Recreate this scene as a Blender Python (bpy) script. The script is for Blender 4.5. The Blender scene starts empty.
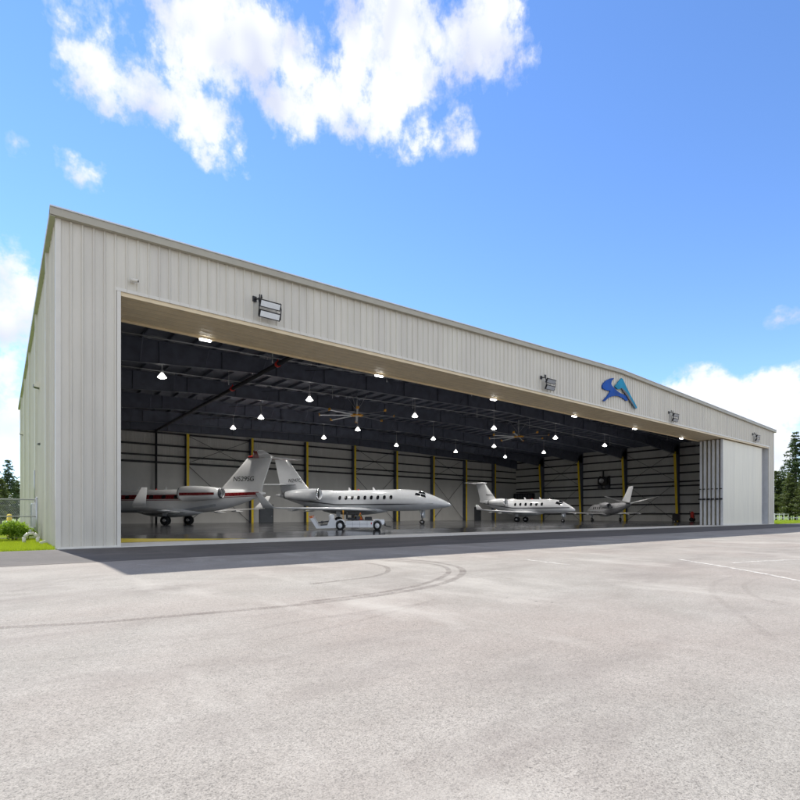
import bpy, math, random
from mathutils import Vector, Matrix
random.seed(7)
S = bpy.context.scene
COL = S.collection
PI = math.pi
R_ = math.radians

# ------------------------------------------------------------------ camera frame
F = 508.5
TH = math.atan(399.0 / 508.5)
RX, RY = math.cos(TH), -math.sin(TH)          # camera right in world
DX, DY = math.sin(TH), math.cos(TH)           # camera forward in world
CX, CY, CZ = -1.65, -22.98, 1.30
def W(r, d, z=0.0):
    return Vector((CX + RX * r + DX * d, CY + RY * r + DY * d, z))
def ground(px, py, z=0.0):
    d = F * (CZ - z) / (py - 514.4)
    return W((px - 400) / F * d, d, z)

# ------------------------------------------------------------------ mesh builder
class MB:
    def __init__(s): s.v = []; s.f = []; s.sm = []
    def add(s, vs, fs, smooth=False):
        o = len(s.v); s.v += [tuple(v) for v in vs]
        for f in fs: s.f.append(tuple(i + o for i in f)); s.sm.append(smooth)
    def box(s, x0, x1, y0, y1, z0, z1):
        s.add([(x0,y0,z0),(x1,y0,z0),(x1,y1,z0),(x0,y1,z0),(x0,y0,z1),(x1,y0,z1),(x1,y1,z1),(x0,y1,z1)],
              [(0,3,2,1),(4,5,6,7),(0,1,5,4),(1,2,6,5),(2,3,7,6),(3,0,4,7)])
        return s
    def hexa(s, p):
        s.add(p, [(0,3,2,1),(4,5,6,7),(0,1,5,4),(1,2,6,5),(2,3,7,6),(3,0,4,7)]); return s
    def bbox(s, x0, x1, y0, y1, z0, z1, b=.03):
        # box with chamfered vertical and top edges
        pts = [(x0+b,y0),(x1-b,y0),(x1,y0+b),(x1,y1-b),(x1-b,y1),(x0+b,y1),(x0,y1-b),(x0,y0+b)]
        cx, cy = (x0+x1)/2, (y0+y1)/2
        def ins(p, k): return (cx+(p[0]-cx)*(1-k/max(abs(x1-x0)/2,1e-6)), cy+(p[1]-cy)*(1-k/max(abs(y1-y0)/2,1e-6)))
        rings = [[(*p, z0) for p in pts], [(*p, z1-b) for p in pts], [(*ins(p,b), z1) for p in pts]]
        s.loft(rings, cap=True); return s
    def loft(s, rings, cap=True, smooth=False, closed=True):
        n = len(rings[0]); vs = [p for r in rings for p in r]; fs = []
        for i in range(len(rings)-1):
            for j in range(n if closed else n-1):
                a = i*n+j; b = i*n+(j+1) % n
                fs.append((a, b, b+n, a+n))
        s.add(vs, fs, smooth)
        if cap:
            o = len(s.v)-len(vs)
            s.f.append(tuple(o+j for j in reversed(range(n)))); s.sm.append(False)
            s.f.append(tuple(o+(len(rings)-1)*n+j for j in range(n))); s.sm.append(False)
        return s
    def tube(s, p0, p1, r0, r1=None, n=8, cap=True, smooth=True):
        r1 = r0 if r1 is None else r1
        p0 = Vector(p0); p1 = Vector(p1); d = (p1-p0)
        if d.length < 1e-6: return s
        d.normalize(); a = d.orthogonal().normalized(); b = d.cross(a)
        rings = [[p + (a*math.cos(2*PI*k/n) + b*math.sin(2*PI*k/n))*r for k in range(n)] for p, r in ((p0,r0),(p1,r1))]
        return s.loft(rings, cap, smooth)
    def path(s, pts, r, n=8):
        for a, b in zip(pts, pts[1:]): s.tube(a, b, r, r, n)
        return s
    def lathe(s, origin, axis, prof, n=24, cap=False, sy=1.0, smooth=True):
        o = Vector(origin); d = Vector(axis).normalized()
        a = Vector((0,0,1)) if abs(d.z) < .9 else Vector((1,0,0))
        a = (a - d*a.dot(d)).normalized(); b = d.cross(a)
        rings = [[o + d*t + (a*math.cos(2*PI*k/n) + b*math.sin(2*PI*k/n)*sy)*r for k in range(n)] for t, r in prof]
        return s.loft(rings, cap, smooth)
    def beam(s, p0, p1, w, h, up=(0,0,1)):
        p0 = Vector(p0); p1 = Vector(p1); d = (p1-p0).normalized(); u = Vector(up)
        sd = d.cross(u).normalized(); u = sd.cross(d)
        q = []
        for p in (p0, p1):
            q.append([p - sd*w/2 - u*h/2, p + sd*w/2 - u*h/2, p + sd*w/2 + u*h/2, p - sd*w/2 + u*h/2])
        return s.loft(q, True)
    def poly(s, pts, th, normal=None):
        # extruded polygon
        pts = [Vector(p) for p in pts]; nrm = Vector(normal) if normal else (pts[1]-pts[0]).cross(pts[2]-pts[0]).normalized()
        r2 = [p + nrm*th for p in pts]
        return s.loft([pts, r2], True)
    def build(s, name, mat, parent=None, **kw):
        me = bpy.data.meshes.new(name); me.from_pydata(s.v, [], s.f)
        me.polygons.foreach_set('use_smooth', s.sm)
        import bmesh
        bm = bmesh.new(); bm.from_mesh(me); bmesh.ops.recalc_face_normals(bm, faces=bm.faces); bm.to_mesh(me); bm.free()
        me.update()
        o = bpy.data.objects.new(name, me); COL.objects.link(o)
        if mat: me.materials.append(mat)
        if parent: o.parent = parent
        if kw: tag(o, **kw)
        return o
def tag(o, label=None, cat=None, group=None, kind=None):
    if label: o['label'] = label
    if cat: o['category'] = cat
    if group: o['group'] = group
    if kind: o['kind'] = kind
    return o
def empty(name, loc=(0,0,0), rz=0, **kw):
    o = bpy.data.objects.new(name, None); COL.objects.link(o); o.location = loc; o.rotation_euler = (0,0,rz)
    o.empty_display_size = .3
    return tag(o, **kw)
def copy_tree(o, parent=None):
    c = o.copy(); COL.objects.link(c); c.parent = parent
    for ch in [x for x in o.children]: copy_tree(ch, c)
    return c

# ------------------------------------------------------------------ materials
def newmat(name):
    m = bpy.data.materials.new(name); m.use_nodes = True
    nt = m.node_tree; return m, nt, nt.nodes['Principled BSDF']
def pos(nt, scale=(1,1,1), obj=False):
    if obj:
        g = nt.nodes.new('ShaderNodeTexCoord'); src = g.outputs['Object']
    else:
        g = nt.nodes.new('ShaderNodeNewGeometry'); src = g.outputs['Position']
    mp = nt.nodes.new('ShaderNodeMapping'); mp.inputs['Scale'].default_value = scale
    nt.links.new(src, mp.inputs[0]); return mp.outputs[0]
def noise(nt, vec, sc, det=4, rough=.55):
    n = nt.nodes.new('ShaderNodeTexNoise'); n.inputs['Scale'].default_value = sc
    n.inputs['Detail'].default_value = det; n.inputs['Roughness'].default_value = rough
    nt.links.new(vec, n.inputs['Vector']); return n.outputs['Fac']
def ramp(nt, fac, stops):
    r = nt.nodes.new('ShaderNodeValToRGB'); e = r.color_ramp.elements
    while len(e) < len(stops): e.new(.5)
    for i, (p, c) in enumerate(stops):
        e[i].position = p; e[i].color = (*c, 1) if len(c) == 3 else c
    nt.links.new(fac, r.inputs[0]); return r.outputs[0]
def mixc(nt, a, b, fac, mode='MIX'):
    m = nt.nodes.new('ShaderNodeMix'); m.data_type = 'RGBA'; m.blend_type = mode
    for sock, val in ((m.inputs['Factor'], fac), (m.inputs[6], a), (m.inputs[7], b)):
        if isinstance(val, (int, float)): sock.default_value = val
        elif isinstance(val, tuple): sock.default_value = (*val, 1)
        else: nt.links.new(val, sock)
    return m.outputs[2]
def math_(nt, op, a, b=None, c=None):
    m = nt.nodes.new('ShaderNodeMath'); m.operation = op
    for i, v in enumerate((a, b, c)):
        if v is None: continue
        if isinstance(v, (int, float)): m.inputs[i].default_value = v
        else: nt.links.new(v, m.inputs[i])
    return m.outputs[0]
def bump(nt, b, h, st=.2, dist=.02):
    n = nt.nodes.new('ShaderNodeBump'); n.inputs['Strength'].default_value = st; n.inputs['Distance'].default_value = dist
    nt.links.new(h, n.inputs['Height']); nt.links.new(n.outputs[0], b.inputs['Normal'])
def paint(name, c, rough=.45, var=.12, sc=(1,1,1), nsc=1.5, metal=0, obj=False, spec=.5, bs=0):
    m, nt, b = newmat(name); v = pos(nt, sc, obj); n = noise(nt, v, nsc, 3, .6)
    lo = tuple(x*(1-var) for x in c); hi = tuple(min(x*(1+var), .9) for x in c)
    nt.links.new(ramp(nt, n, [(.3, lo), (.7, hi)]), b.inputs['Base Color'])
    nt.links.new(ramp(nt, noise(nt, v, nsc*4, 1), [(.3, (rough*.8,)*3), (.7, (min(1,rough*1.2),)*3)]), b.inputs['Roughness'])
    b.inputs['Metallic'].default_value = metal; b.inputs['Specular IOR Level'].default_value = spec
    if bs: bump(nt, b, n, bs, .02)
    return m
def emis(name, c, st):
    m, nt, b = newmat(name); b.inputs['Base Color'].default_value = (*c, 1)
    b.inputs['Emission Color'].default_value = (*c, 1); b.inputs['Emission Strength'].default_value = st
    return m
M = {}
M['siding'] = paint('ivory_siding', (.66,.635,.54), .42, .05, (1,1,.15), 2.0)
def siding_mat(nm='panel_siding', lo=(.615,.582,.502), hi=(.675,.640,.555)):
    m, nt, b = newmat(nm); v = pos(nt, (1,1,.15)); n = noise(nt, v, 2.0, 4, .6)
    c = ramp(nt, n, [(.3, lo), (.7, hi)])
    g = nt.nodes.new('ShaderNodeNewGeometry'); sp = nt.nodes.new('ShaderNodeSeparateXYZ'); nt.links.new(g.outputs['Position'], sp.inputs[0])
    k = math_(nt, 'FLOOR', math_(nt, 'DIVIDE', math_(nt, 'ADD', sp.outputs[0], sp.outputs[1]), .812))
    wn_ = nt.nodes.new('ShaderNodeTexWhiteNoise'); wn_.noise_dimensions = '1D'; nt.links.new(k, wn_.inputs['W'])
    c = mixc(nt, c, ramp(nt, wn_.outputs['Value'], [(0, (.95,.95,.955)), (1, (1.03,1.03,1.02))]), 1.0, 'MULTIPLY')
    st = noise(nt, pos(nt, (9,9,.22)), 1.0, 4, .6)       # rain streaks
    c = mixc(nt, c, (.40,.375,.32), math_(nt, 'MULTIPLY', ramp(nt, st, [(.54, (0,0,0)), (.74, (1,1,1))]), .26))
    nt.links.new(c, b.inputs['Base Color']); b.inputs['Roughness'].default_value = .45
    oc = noise(nt, pos(nt, (1,1,.5)), 1.6, 2); bump(nt, b, oc, .25, .02); return m
M['siding'] = siding_mat()
M['door'] = siding_mat('door_skin', (.73,.685,.565), (.78,.735,.61))
M['trim'] = paint('white_trim', (.69,.66,.585), .4, .04)
M['fascia'] = paint('taupe_fascia', (.40,.375,.30), .45, .06)
M['soffit'] = paint('tan_soffit', (.74,.61,.40), .45, .07)
M['rail'] = paint('soffit_track', (.64,.53,.35), .5, .1)
M['galv'] = paint('galvanised', (.55,.56,.57), .35, .12, metal=.6)
M['liner'] = paint('grey_liner', (.56,.555,.535), .55, .08, (1,1,.2), 1.0)
M['liner_low'] = paint('smooth_liner', (.53,.52,.50), .45, .06, (1,1,.4), .8)
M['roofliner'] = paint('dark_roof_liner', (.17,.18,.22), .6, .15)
M['steel'] = paint('navy_black_steel', (.105,.117,.155), .42, .2)
M['girt'] = paint('black_girt', (.015,.015,.019), .5, .2)
M['yellow'] = paint('safety_yellow', (.86,.60,.02), .45, .1)
M['yellow_floor'] = paint('yellow_floor_paint', (.88,.66,.01), .35, .06)
M['roof'] = paint('roof_sheet', (.62,.66,.70), .35, .06, metal=.2)
M['door_edge'] = paint('door_edge', (.62,.63,.64), .5, .08)
M['black'] = paint('black_metal', (.012,.012,.014), .4, .2)
M['rubber'] = paint('tyre_rubber', (.015,.015,.016), .8, .2)
M['white'] = paint('aircraft_white', (.85,.85,.85), .13, .03, obj=True)
M['silver'] = paint('aircraft_silver', (.60,.62,.65), .16, .05, obj=True)
M['pearl'] = paint('aircraft_pearl', (.64,.65,.67), .15, .04, obj=True)
M['charcoal'] = paint('aircraft_charcoal', (.33,.33,.345), .3, .1, obj=True)
M['red'] = paint('maroon_paint', (.20,.010,.012), .3, .08, obj=True)
M['darkgrey'] = paint('dark_grey', (.07,.075,.085), .4, .12, obj=True)
M['chrome'] = paint('polished_metal', (.75,.76,.78), .18, .05, metal=.95, obj=True)
M['glass'] = paint('cockpit_glass', (.01,.012,.015), .08, .1, obj=True)
M['tugwhite'] = paint('tug_white', (.88,.88,.87), .35, .05, obj=True)
M['orange'] = paint('orange_paint', (.75,.17,.02), .4, .08, obj=True)
M['fanorange'] = paint('fan_orange', (.90,.42,.02), .4, .08, obj=True)
M['redpaint'] = paint('red_paint', (.6,.03,.02), .4, .08, obj=True)
M['concrete_sill'] = paint('sill_concrete', (.66,.64,.60), .7, .12, nsc=3)
M['lamp'] = emis('lamp_glow', (1.0,.96,.88), 14)
M['soffitlamp'] = emis('soffit_lamp_glow', (1.0,.98,.93), 7)
M['lens'] = paint('flood_lens', (.80,.83,.84), .25, .04)
M['lens_dark'] = paint('dark_flood_lens', (.30,.32,.34), .2, .1)  # darker lens colour for the farther floodlights
M['bluedark'] = paint('logo_deep_blue', (.004,.07,.34), .5, .25, obj=True, nsc=.8, spec=.15)
M['bluelight'] = paint('logo_cyan_blue', (.004,.25,.42), .5, .25, obj=True, nsc=.8, spec=.15)
M['postwhite'] = paint('white_fence', (.72,.72,.70), .5, .06)

def floor_mat():
    m, nt, b = newmat('hangar_epoxy'); v = pos(nt)
    n = noise(nt, v, .35, 6); n2 = noise(nt, v, 5, 4)
    c = ramp(nt, n, [(.3, (.036,.038,.043)), (.7, (.055,.057,.063))])
    nt.links.new(mixc(nt, c, (.10,.10,.105), math_(nt, 'MULTIPLY', n2, .25)), b.inputs['Base Color'])
    nt.links.new(ramp(nt, n, [(.3, (.11,)*3), (.75, (.22,)*3)]), b.inputs['Roughness'])
    bump(nt, b, n2, .03, .01)
    return m
def concrete_mat(name, lo, hi, grit=1.0, tint=(.27,.222,.196), dark=(.045,.043,.042)):
    m, nt, b = newmat(name); v = pos(nt)
    big = noise(nt, v, .11, 5, .6); mid = noise(nt, v, .9, 6, .62); fine = noise(nt, v, 19, 4, .8); tiny = noise(nt, v, 95, 2, .8)
    c = ramp(nt, mid, [(.28, lo), (.72, hi)])
    c = mixc(nt, c, tint, math_(nt, 'MULTIPLY', ramp(nt, big, [(.42, (0,0,0)), (.62, (1,1,1))]), .45))
    # aggregate grit at three sizes: stones, sand and pits
    g1 = ramp(nt, fine, [(.36, (.76,)*3), (.48, (1,1,1)), (.66, (1.10,)*3)])
    c = mixc(nt, c, g1, .8*grit, 'MULTIPLY')
    g2 = ramp(nt, tiny, [(.34, (.30,)*3), (.44, (.84,)*3), (.50, (1.0,)*3), (.58, (1.10,)*3), (.68, (1.45,)*3)])
    c = mixc(nt, c, g2, .85*grit, 'MULTIPLY')
    vo = nt.nodes.new('ShaderNodeTexVoronoi'); vo.inputs['Scale'].default_value = 34; nt.links.new(v, vo.inputs['Vector'])
    sp = ramp(nt, vo.outputs['Distance'], [(.10, (1,1,1)), (.30, (0,0,0))])
    gate = ramp(nt, vo.outputs['Color'], [(.55, (0,0,0)), (.70, (1,1,1))])
    c = mixc(nt, c, dark, math_(nt, 'MULTIPLY', math_(nt, 'MULTIPLY', sp, gate), .55*grit))
    # sparse bigger dark pits / oil drops
    vo2 = nt.nodes.new('ShaderNodeTexVoronoi'); vo2.inputs['Scale'].default_value = 1.1; nt.links.new(v, vo2.inputs['Vector'])
    c = mixc(nt, c, dark, math_(nt, 'MULTIPLY', ramp(nt, vo2.outputs['Distance'], [(.018, (1,1,1)), (.034, (0,0,0))]), .8))
    # wandering darker wear
    w = noise(nt, pos(nt, (.35,1,1)), .5, 8, .7)
    c = mixc(nt, c, (.165,.145,.133), math_(nt, 'MULTIPLY', ramp(nt, w, [(.50, (0,0,0)), (.68, (1,1,1))]), .62))
    # pale dusty drifts and long faint vehicle wear
    w2 = noise(nt, pos(nt, (.6,.22,1)), .7, 5, .65)
    c = mixc(nt, c, tuple(min(1,x*1.25) for x in hi), math_(nt, 'MULTIPLY', ramp(nt, w2, [(.54, (0,0,0)), (.68, (1,1,1))]), .6))
    nt.links.new(c, b.inputs['Base Color'])
    b.inputs['Roughness'].default_value = .88; b.inputs['Specular IOR Level'].default_value = .25
    bump(nt, b, math_(nt, 'ADD', fine, tiny), .55*grit, .012)
    return m
M['floor'] = floor_mat()
M['apron'] = concrete_mat('apron_pavement', (.245,.228,.205), (.325,.307,.280), .8)
M['strip'] = concrete_mat('asphalt_strip', (.075,.070,.068), (.105,.098,.095), .6, (.11,.10,.095))
def grass_mat():
    m, nt, b = newmat('grass_green'); v = pos(nt)
    n = noise(nt, v, 2.2, 6, .7); n2 = noise(nt, v, 18, 3)
    c = ramp(nt, n, [(.3, (.07,.14,.012)), (.5, (.15,.23,.015)), (.7, (.25,.27,.03))])
    c = mixc(nt, c, (.05,.10,.012), math_(nt, 'MULTIPLY', n2, .5))
    nt.links.new(c, b.inputs['Base Color']); b.inputs['Roughness'].default_value = .9; bump(nt, b, n2, .8, .05); return m
M['grass'] = grass_mat()
def leaf_mat(name, a, c2):
    m, nt, b = newmat(name); v = pos(nt); n = noise(nt, v, 1.3, 5, .7)
    nt.links.new(ramp(nt, n, [(.3, a), (.7, c2)]), b.inputs['Base Color']); b.inputs['Roughness'].default_value = .65
    tr = nt.nodes.new('ShaderNodeBsdfTranslucent'); tr.inputs['Color'].default_value = (c2[0]*1.6, c2[1]*1.6, c2[2], 1)
    mx = nt.nodes.new('ShaderNodeMixShader'); mx.inputs[0].default_value = .3
    out = nt.nodes['Material Output']; nt.links.new(b.outputs[0], mx.inputs[1]); nt.links.new(tr.outputs[0], mx.inputs[2]); nt.links.new(mx.outputs[0], out.inputs[0])
    return m
M['blade'] = leaf_mat('grass_blade', (.14,.24,.012), (.33,.40,.025))
M['bush'] = leaf_mat('bush_leaf', (.08,.17,.012), (.24,.36,.03))
M['pine'] = leaf_mat('pine_needles', (.022,.045,.018), (.05,.085,.028))
M['pine2'] = leaf_mat('olive_needles', (.04,.06,.015), (.085,.11,.028))
M['bark'] = paint('bark', (.10,.075,.055), .9, .3, nsc=6)
def tyre_mat(nm='tyre_mark', k=.85):
    m, nt, b = newmat(nm); v = pos(nt)
    n = noise(nt, v, 3.5, 6, .75); n2 = noise(nt, v, 30, 3)
    b.inputs['Base Color'].default_value = (.13,.10,.088,1); b.inputs['Roughness'].default_value = .8
    a = math_(nt, 'MULTIPLY', ramp(nt, n, [(.3, (.05,)*3), (.7, (.70,)*3)]), ramp(nt, n2, [(.35, (.2,)*3), (.6, (1,)*3)]))
    nt.links.new(math_(nt, 'MULTIPLY', a, k), b.inputs['Alpha']); return m
M['tyremark'] = tyre_mat()
M['tyrefaint'] = tyre_mat('faint_tyre_mark', .24)
def line_mat():
    m, nt, b = newmat('worn_white_paint'); v = pos(nt)
    n = noise(nt, v, 4.5, 6, .75)
    b.inputs['Base Color'].default_value = (.68,.66,.62,1); b.inputs['Roughness'].default_value = .8
    nt.links.new(ramp(nt, n, [(.38, (.05,)*3), (.6, (.85,)*3)]), b.inputs['Alpha']); return m
M['lineworn'] = line_mat()

# ------------------------------------------------------------------ ground
FZ = .22                                        # the slab inside lies a little above the apron
def sheet(name, pts, mat, label=None, kind='structure'):
    b = MB(); b.add(pts, [tuple(range(len(pts)))]); return b.build(name, mat, kind=kind, label=label)
# terrain all round (grass), apron and asphalt strip in front, slab under the hangar
sheet('ground', [(-1500,-1500,-.012),(1500,-1500,-.012),(1500,1500,-.012),(-1500,1500,-.012)], M['grass'])
sheet('apron', [(-400,-500,-.004),(400,-500,-.004),(400,-6.9,-.004),(-400,-6.9,-.004)], M['apron'])
sheet('road', [(-400,-6.9,-.006),(400,-6.9,-.006),(400,-.32,-.006),(0,-.32,-.006),(-400,-.32,-.006)], M['strip'])
b = MB(); b.box(0, 80.8, -.30, 2.95, -.10, .012)
b.build('door_sill', M['concrete_sill'], kind='structure')
b = MB(); fl = [(2.95,.014),(6.2,FZ),(43.9,FZ)]
for (ya,za),(yb,zb) in zip(fl, fl[1:]): b.add([(.08,ya,za),(80.72,ya,za),(80.72,yb,zb),(.08,yb,zb)], [(0,1,2,3)])
b.build('floor', M['floor'], kind='structure')
sheet('painted_floor_corner', [(2.2,2.98,.021),(8.6,2.98,.021),(2.2,5.0,.014+(FZ-.014)*2.05/3.25+.006)], M['yellow_floor'])
# thin pavement seams along the apron / strip joint
b = MB(); b.box(-400, 400, -6.93, -6.87, -.05, .0015); b.build('pavement_joint', M['strip'], kind='structure')

def ribbon(name, pts, w, mat, z=.004):
    # smooth polyline (Catmull) to a flat strip
    P = [Vector((p.x, p.y, 0)) for p in pts]; out = []
    for i in range(len(P)-1):
        p0 = P[max(i-1,0)]; p1 = P[i]; p2 = P[i+1]; p3 = P[min(i+2,len(P)-1)]
        for k in range(8):
            t = k/8; out.append(.5*((2*p1)+(p2-p0)*t+(2*p0-5*p1+4*p2-p3)*t*t+(3*p1-p0-3*p2+p3)*t**3))
    out.append(P[-1]); vs = []; fs = []
    for i, p in enumerate(out):
        d = (out[min(i+1,len(out)-1)]-out[max(i-1,0)]).normalized(); s_ = Vector((-d.y, d.x, 0))*w/2
        vs += [(p.x-s_.x, p.y-s_.y, z), (p.x+s_.x, p.y+s_.y, z)]
        if i: fs.append((2*i-2, 2*i-1, 2*i+1, 2*i))
    m = MB(); m.add(vs, fs); return m.build(name, mat, kind='structure')
arc = lambda q: [ground(x, y) for x, y in q]
ribbon('tyre_mark', arc([(-30,628.5),(10,627),(100,622),(200,613.5),(300,604.5),(380,595),(430,586.5),(455,578.5),(463,571.5),(455,566),(430,561.5),(395,559)]), .15, M['tyremark'], .001)
ribbon('tyre_mark', arc([(300,602.5),(370,594),(415,586),(440,578),(449,571),(440,565.5),(415,562),(380,560)]), .12, M['tyremark'], .003)
ribbon('tyre_mark', arc([(310,584),(345,580),(375,576),(388,571),(384,566),(365,562.5)]), .12, M['tyremark'], .001)
ribbon('tyre_mark', arc([(775,640),(745,618),(722,602),(712,591),(716,582),(735,576)]), .10, M['tyrefaint'], .001)
ribbon('tyre_mark', arc([(790,606),(765,600),(748,592),(745,584),(760,578)]), .09, M['tyrefaint'], .001)
ribbon('tyre_mark', arc([(10,592),(60,582),(110,574)]), .12, M['tyrefaint'], .001)
for q, wd in (([(270,640),(330,628),(400,610),(440,598)],.08),([(60,660),(200,640),(320,618),(420,604)],.10)):
    ribbon('tyre_mark', arc(q), wd, M['tyrefaint'], .002)
ribbon('painted_line', arc([(680,559.5),(720,566),(760,573),(800,581),(860,593)]), .11, M['lineworn'], .002)
ribbon('painted_line', arc([(525,559.5),(545,562),(570,565)]), .10, M['lineworn'], .002)
ribbon('painted_line', arc([(730,563),(765,561),(800,559.5)]), .10, M['lineworn'], .002)

# ------------------------------------------------------------------ hangar
L = 80.8; DEP = 44.0; HE = 12.62; HR = 13.72; OH = 10.14; JL = 2.13; JR = 78.8; SF = 3.0
def ztop(x): return HE + (HR-HE)*(1-abs(x-L/2)/(L/2))
hangar = empty('hangar', (0,0,0), label='huge ivory ribbed steel aircraft hangar with a shallow gable and its wide doors slid open', cat='hangar')

def ribbed(x0, x1, zb, zt, y=0.0, sp=.406, rib=.058, outward=-1, axis='x', close=True):
    """vertical-rib siding from x0 to x1; zt is a function"""
    xs = []; x = x0; n = max(1, round((x1-x0)/sp)); s_ = (x1-x0)/n
    for i in range(n):
        a = x0+i*s_
        xs += [(a, 0), (a+s_*.5, -.003), (a+s_-.10, 0), (a+s_-.07, rib), (a+s_-.03, rib)]
    xs.append((x1, 0))
    m = MB(); vs = []; fs = []
    for i, (a, o) in enumerate(xs):
        yy = y + outward*o
        p = (lambda z: (a, yy, z)) if axis == 'x' else (lambda z: (yy, a, z))
        vs += [p(zb), p(zt(a))]
        if i: fs.append((2*i-2, 2*i-1, 2*i+1, 2*i))
    m.add(vs, fs); return m
# front siding
ribbed(JL-.14, JR+.14, OH+.10, lambda x: ztop(x)-.02).build('front_header_wall', M['siding'], hangar)
ribbed(.12, JL-.14, 0.03, lambda x: ztop(x)-.02).build('front_pier_wall', M['siding'], hangar)
ribbed(JR+.14, L-.12, 0.03, lambda x: ztop(x)-.02).build('front_pier_wall', M['siding'], hangar)
for xa in (JL-.14, JR): MB().box(xa, xa+.14, -.045, .06, .0, OH+.098).build('door_jamb', M['trim'], hangar)
b = MB(); b.box(JL-.22, JR+.22, -.055, .06, OH+.10, OH+.235); b.build('header_trim', M['trim'], hangar)
for xa in (-.05, L-.12): MB().box(xa, xa+.17, -.05, .12, .0, HE-.02).build('corner_trim', M['trim'], hangar)
for xa, xc in ((.12, JL-.14), (JR+.14, L-.12)): MB().box(xa, xc, -.06, -.002, 0.0, .07).build('base_trim', M['trim'], hangar)
# backs of the piers and header (pocket walls)
b = MB(); b.box(.13, JL-.004, .07, SF, .0, OH-.004); b.build('door_pocket_wall', M['door_edge'], hangar)
b = MB(); b.box(JR+.004, L-.13, .07, SF, .0, OH-.004); b.build('door_pocket_wall', M['door_edge'], hangar)
# soffit over the door tracks
b = MB(); b.box(.14, L-.14, .07, SF, OH, OH+.12)
b.add([(.14,SF,OH+.12),(L-.14,SF,OH+.12),(L-.14,SF,ztop(L)),(L/2,SF,HR-.05),(.14,SF,ztop(0))], [(0,1,2,3,4)])
b.build('soffit', M['soffit'], hangar)
for k in range(6):
    y = .42+k*.45
    b = MB(); b.box(JL+.02, JR-.02, y-.035, y+.035, OH-.014, OH-.003); b.build('door_track', M['rail'], hangar)
b = MB(); b.box(JL+.003, JR-.003, .0, .065, OH-.06, OH+.095); b.build('header_lip', M['soffit'], hangar)
b = MB(); b.box(JL+.003, JR-.003, SF-.05, SF+.03, OH-.10, OH-.004); b.build('header_lip', M['soffit'], hangar)
# side walls & back wall (outer ribbed skin, inner liner)
ribbed(.12, DEP, .03, lambda x: HE-.02, 0.0, .61, .08, -1, 'y').build('side_wall', M['siding'], hangar)
ribbed(.12, DEP, .03, lambda x: HE-.02, L, .61, .05, 1, 'y').build('side_wall', M['siding'], hangar)
ribbed(0, L, 0, lambda x: ztop(x)-.02, DEP+.1, .61, .05, 1, 'x').build('back_wall', M['siding'], hangar)
def liner(axis, off, a0, a1, z0, z1f, sgn, mat, corr=True):
    m = MB(); n = int((a1-a0)/.3); vs = []; fs = []; k = 0; xs = []
    for i in range(n):
        a = a0+(a1-a0)*i/n; s_ = (a1-a0)/n
        xs += [(a,0),(a+s_*.6,0),(a+s_*.7,.025),(a+s_*.9,.025)] if corr else [(a,0)]
    xs.append((a1,0))
    for i, (a, o) in enumerate(xs):
        q = off+sgn*o; f = (lambda z: (a,q,z)) if axis == 'x' else (lambda z: (q,a,z))
        vs += [f(z0), f(z1f(a))]
        if i: fs.append((2*i-2,2*i-1,2*i+1,2*i))
    m.add(vs, fs); return m
liner('x', DEP-.12, .1, L-.1, 7.5, lambda x: ztop(x)-.2, -1, None).build('wall_liner', M['liner'], hangar)
liner('x', DEP-.22, .1, L-.1, 0.0, lambda x: 7.5, -1, None, False).build('wall_liner', M['liner_low'], hangar)
liner('y', L-.12, SF, DEP-.1, 0, lambda x: HE-.2, -1, None).build('wall_liner', M['liner'], hangar)
liner('y', .12, SF, DEP-.1, 0, lambda x: HE-.2, 1, None).build('wall_liner', M['liner'], hangar)
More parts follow.
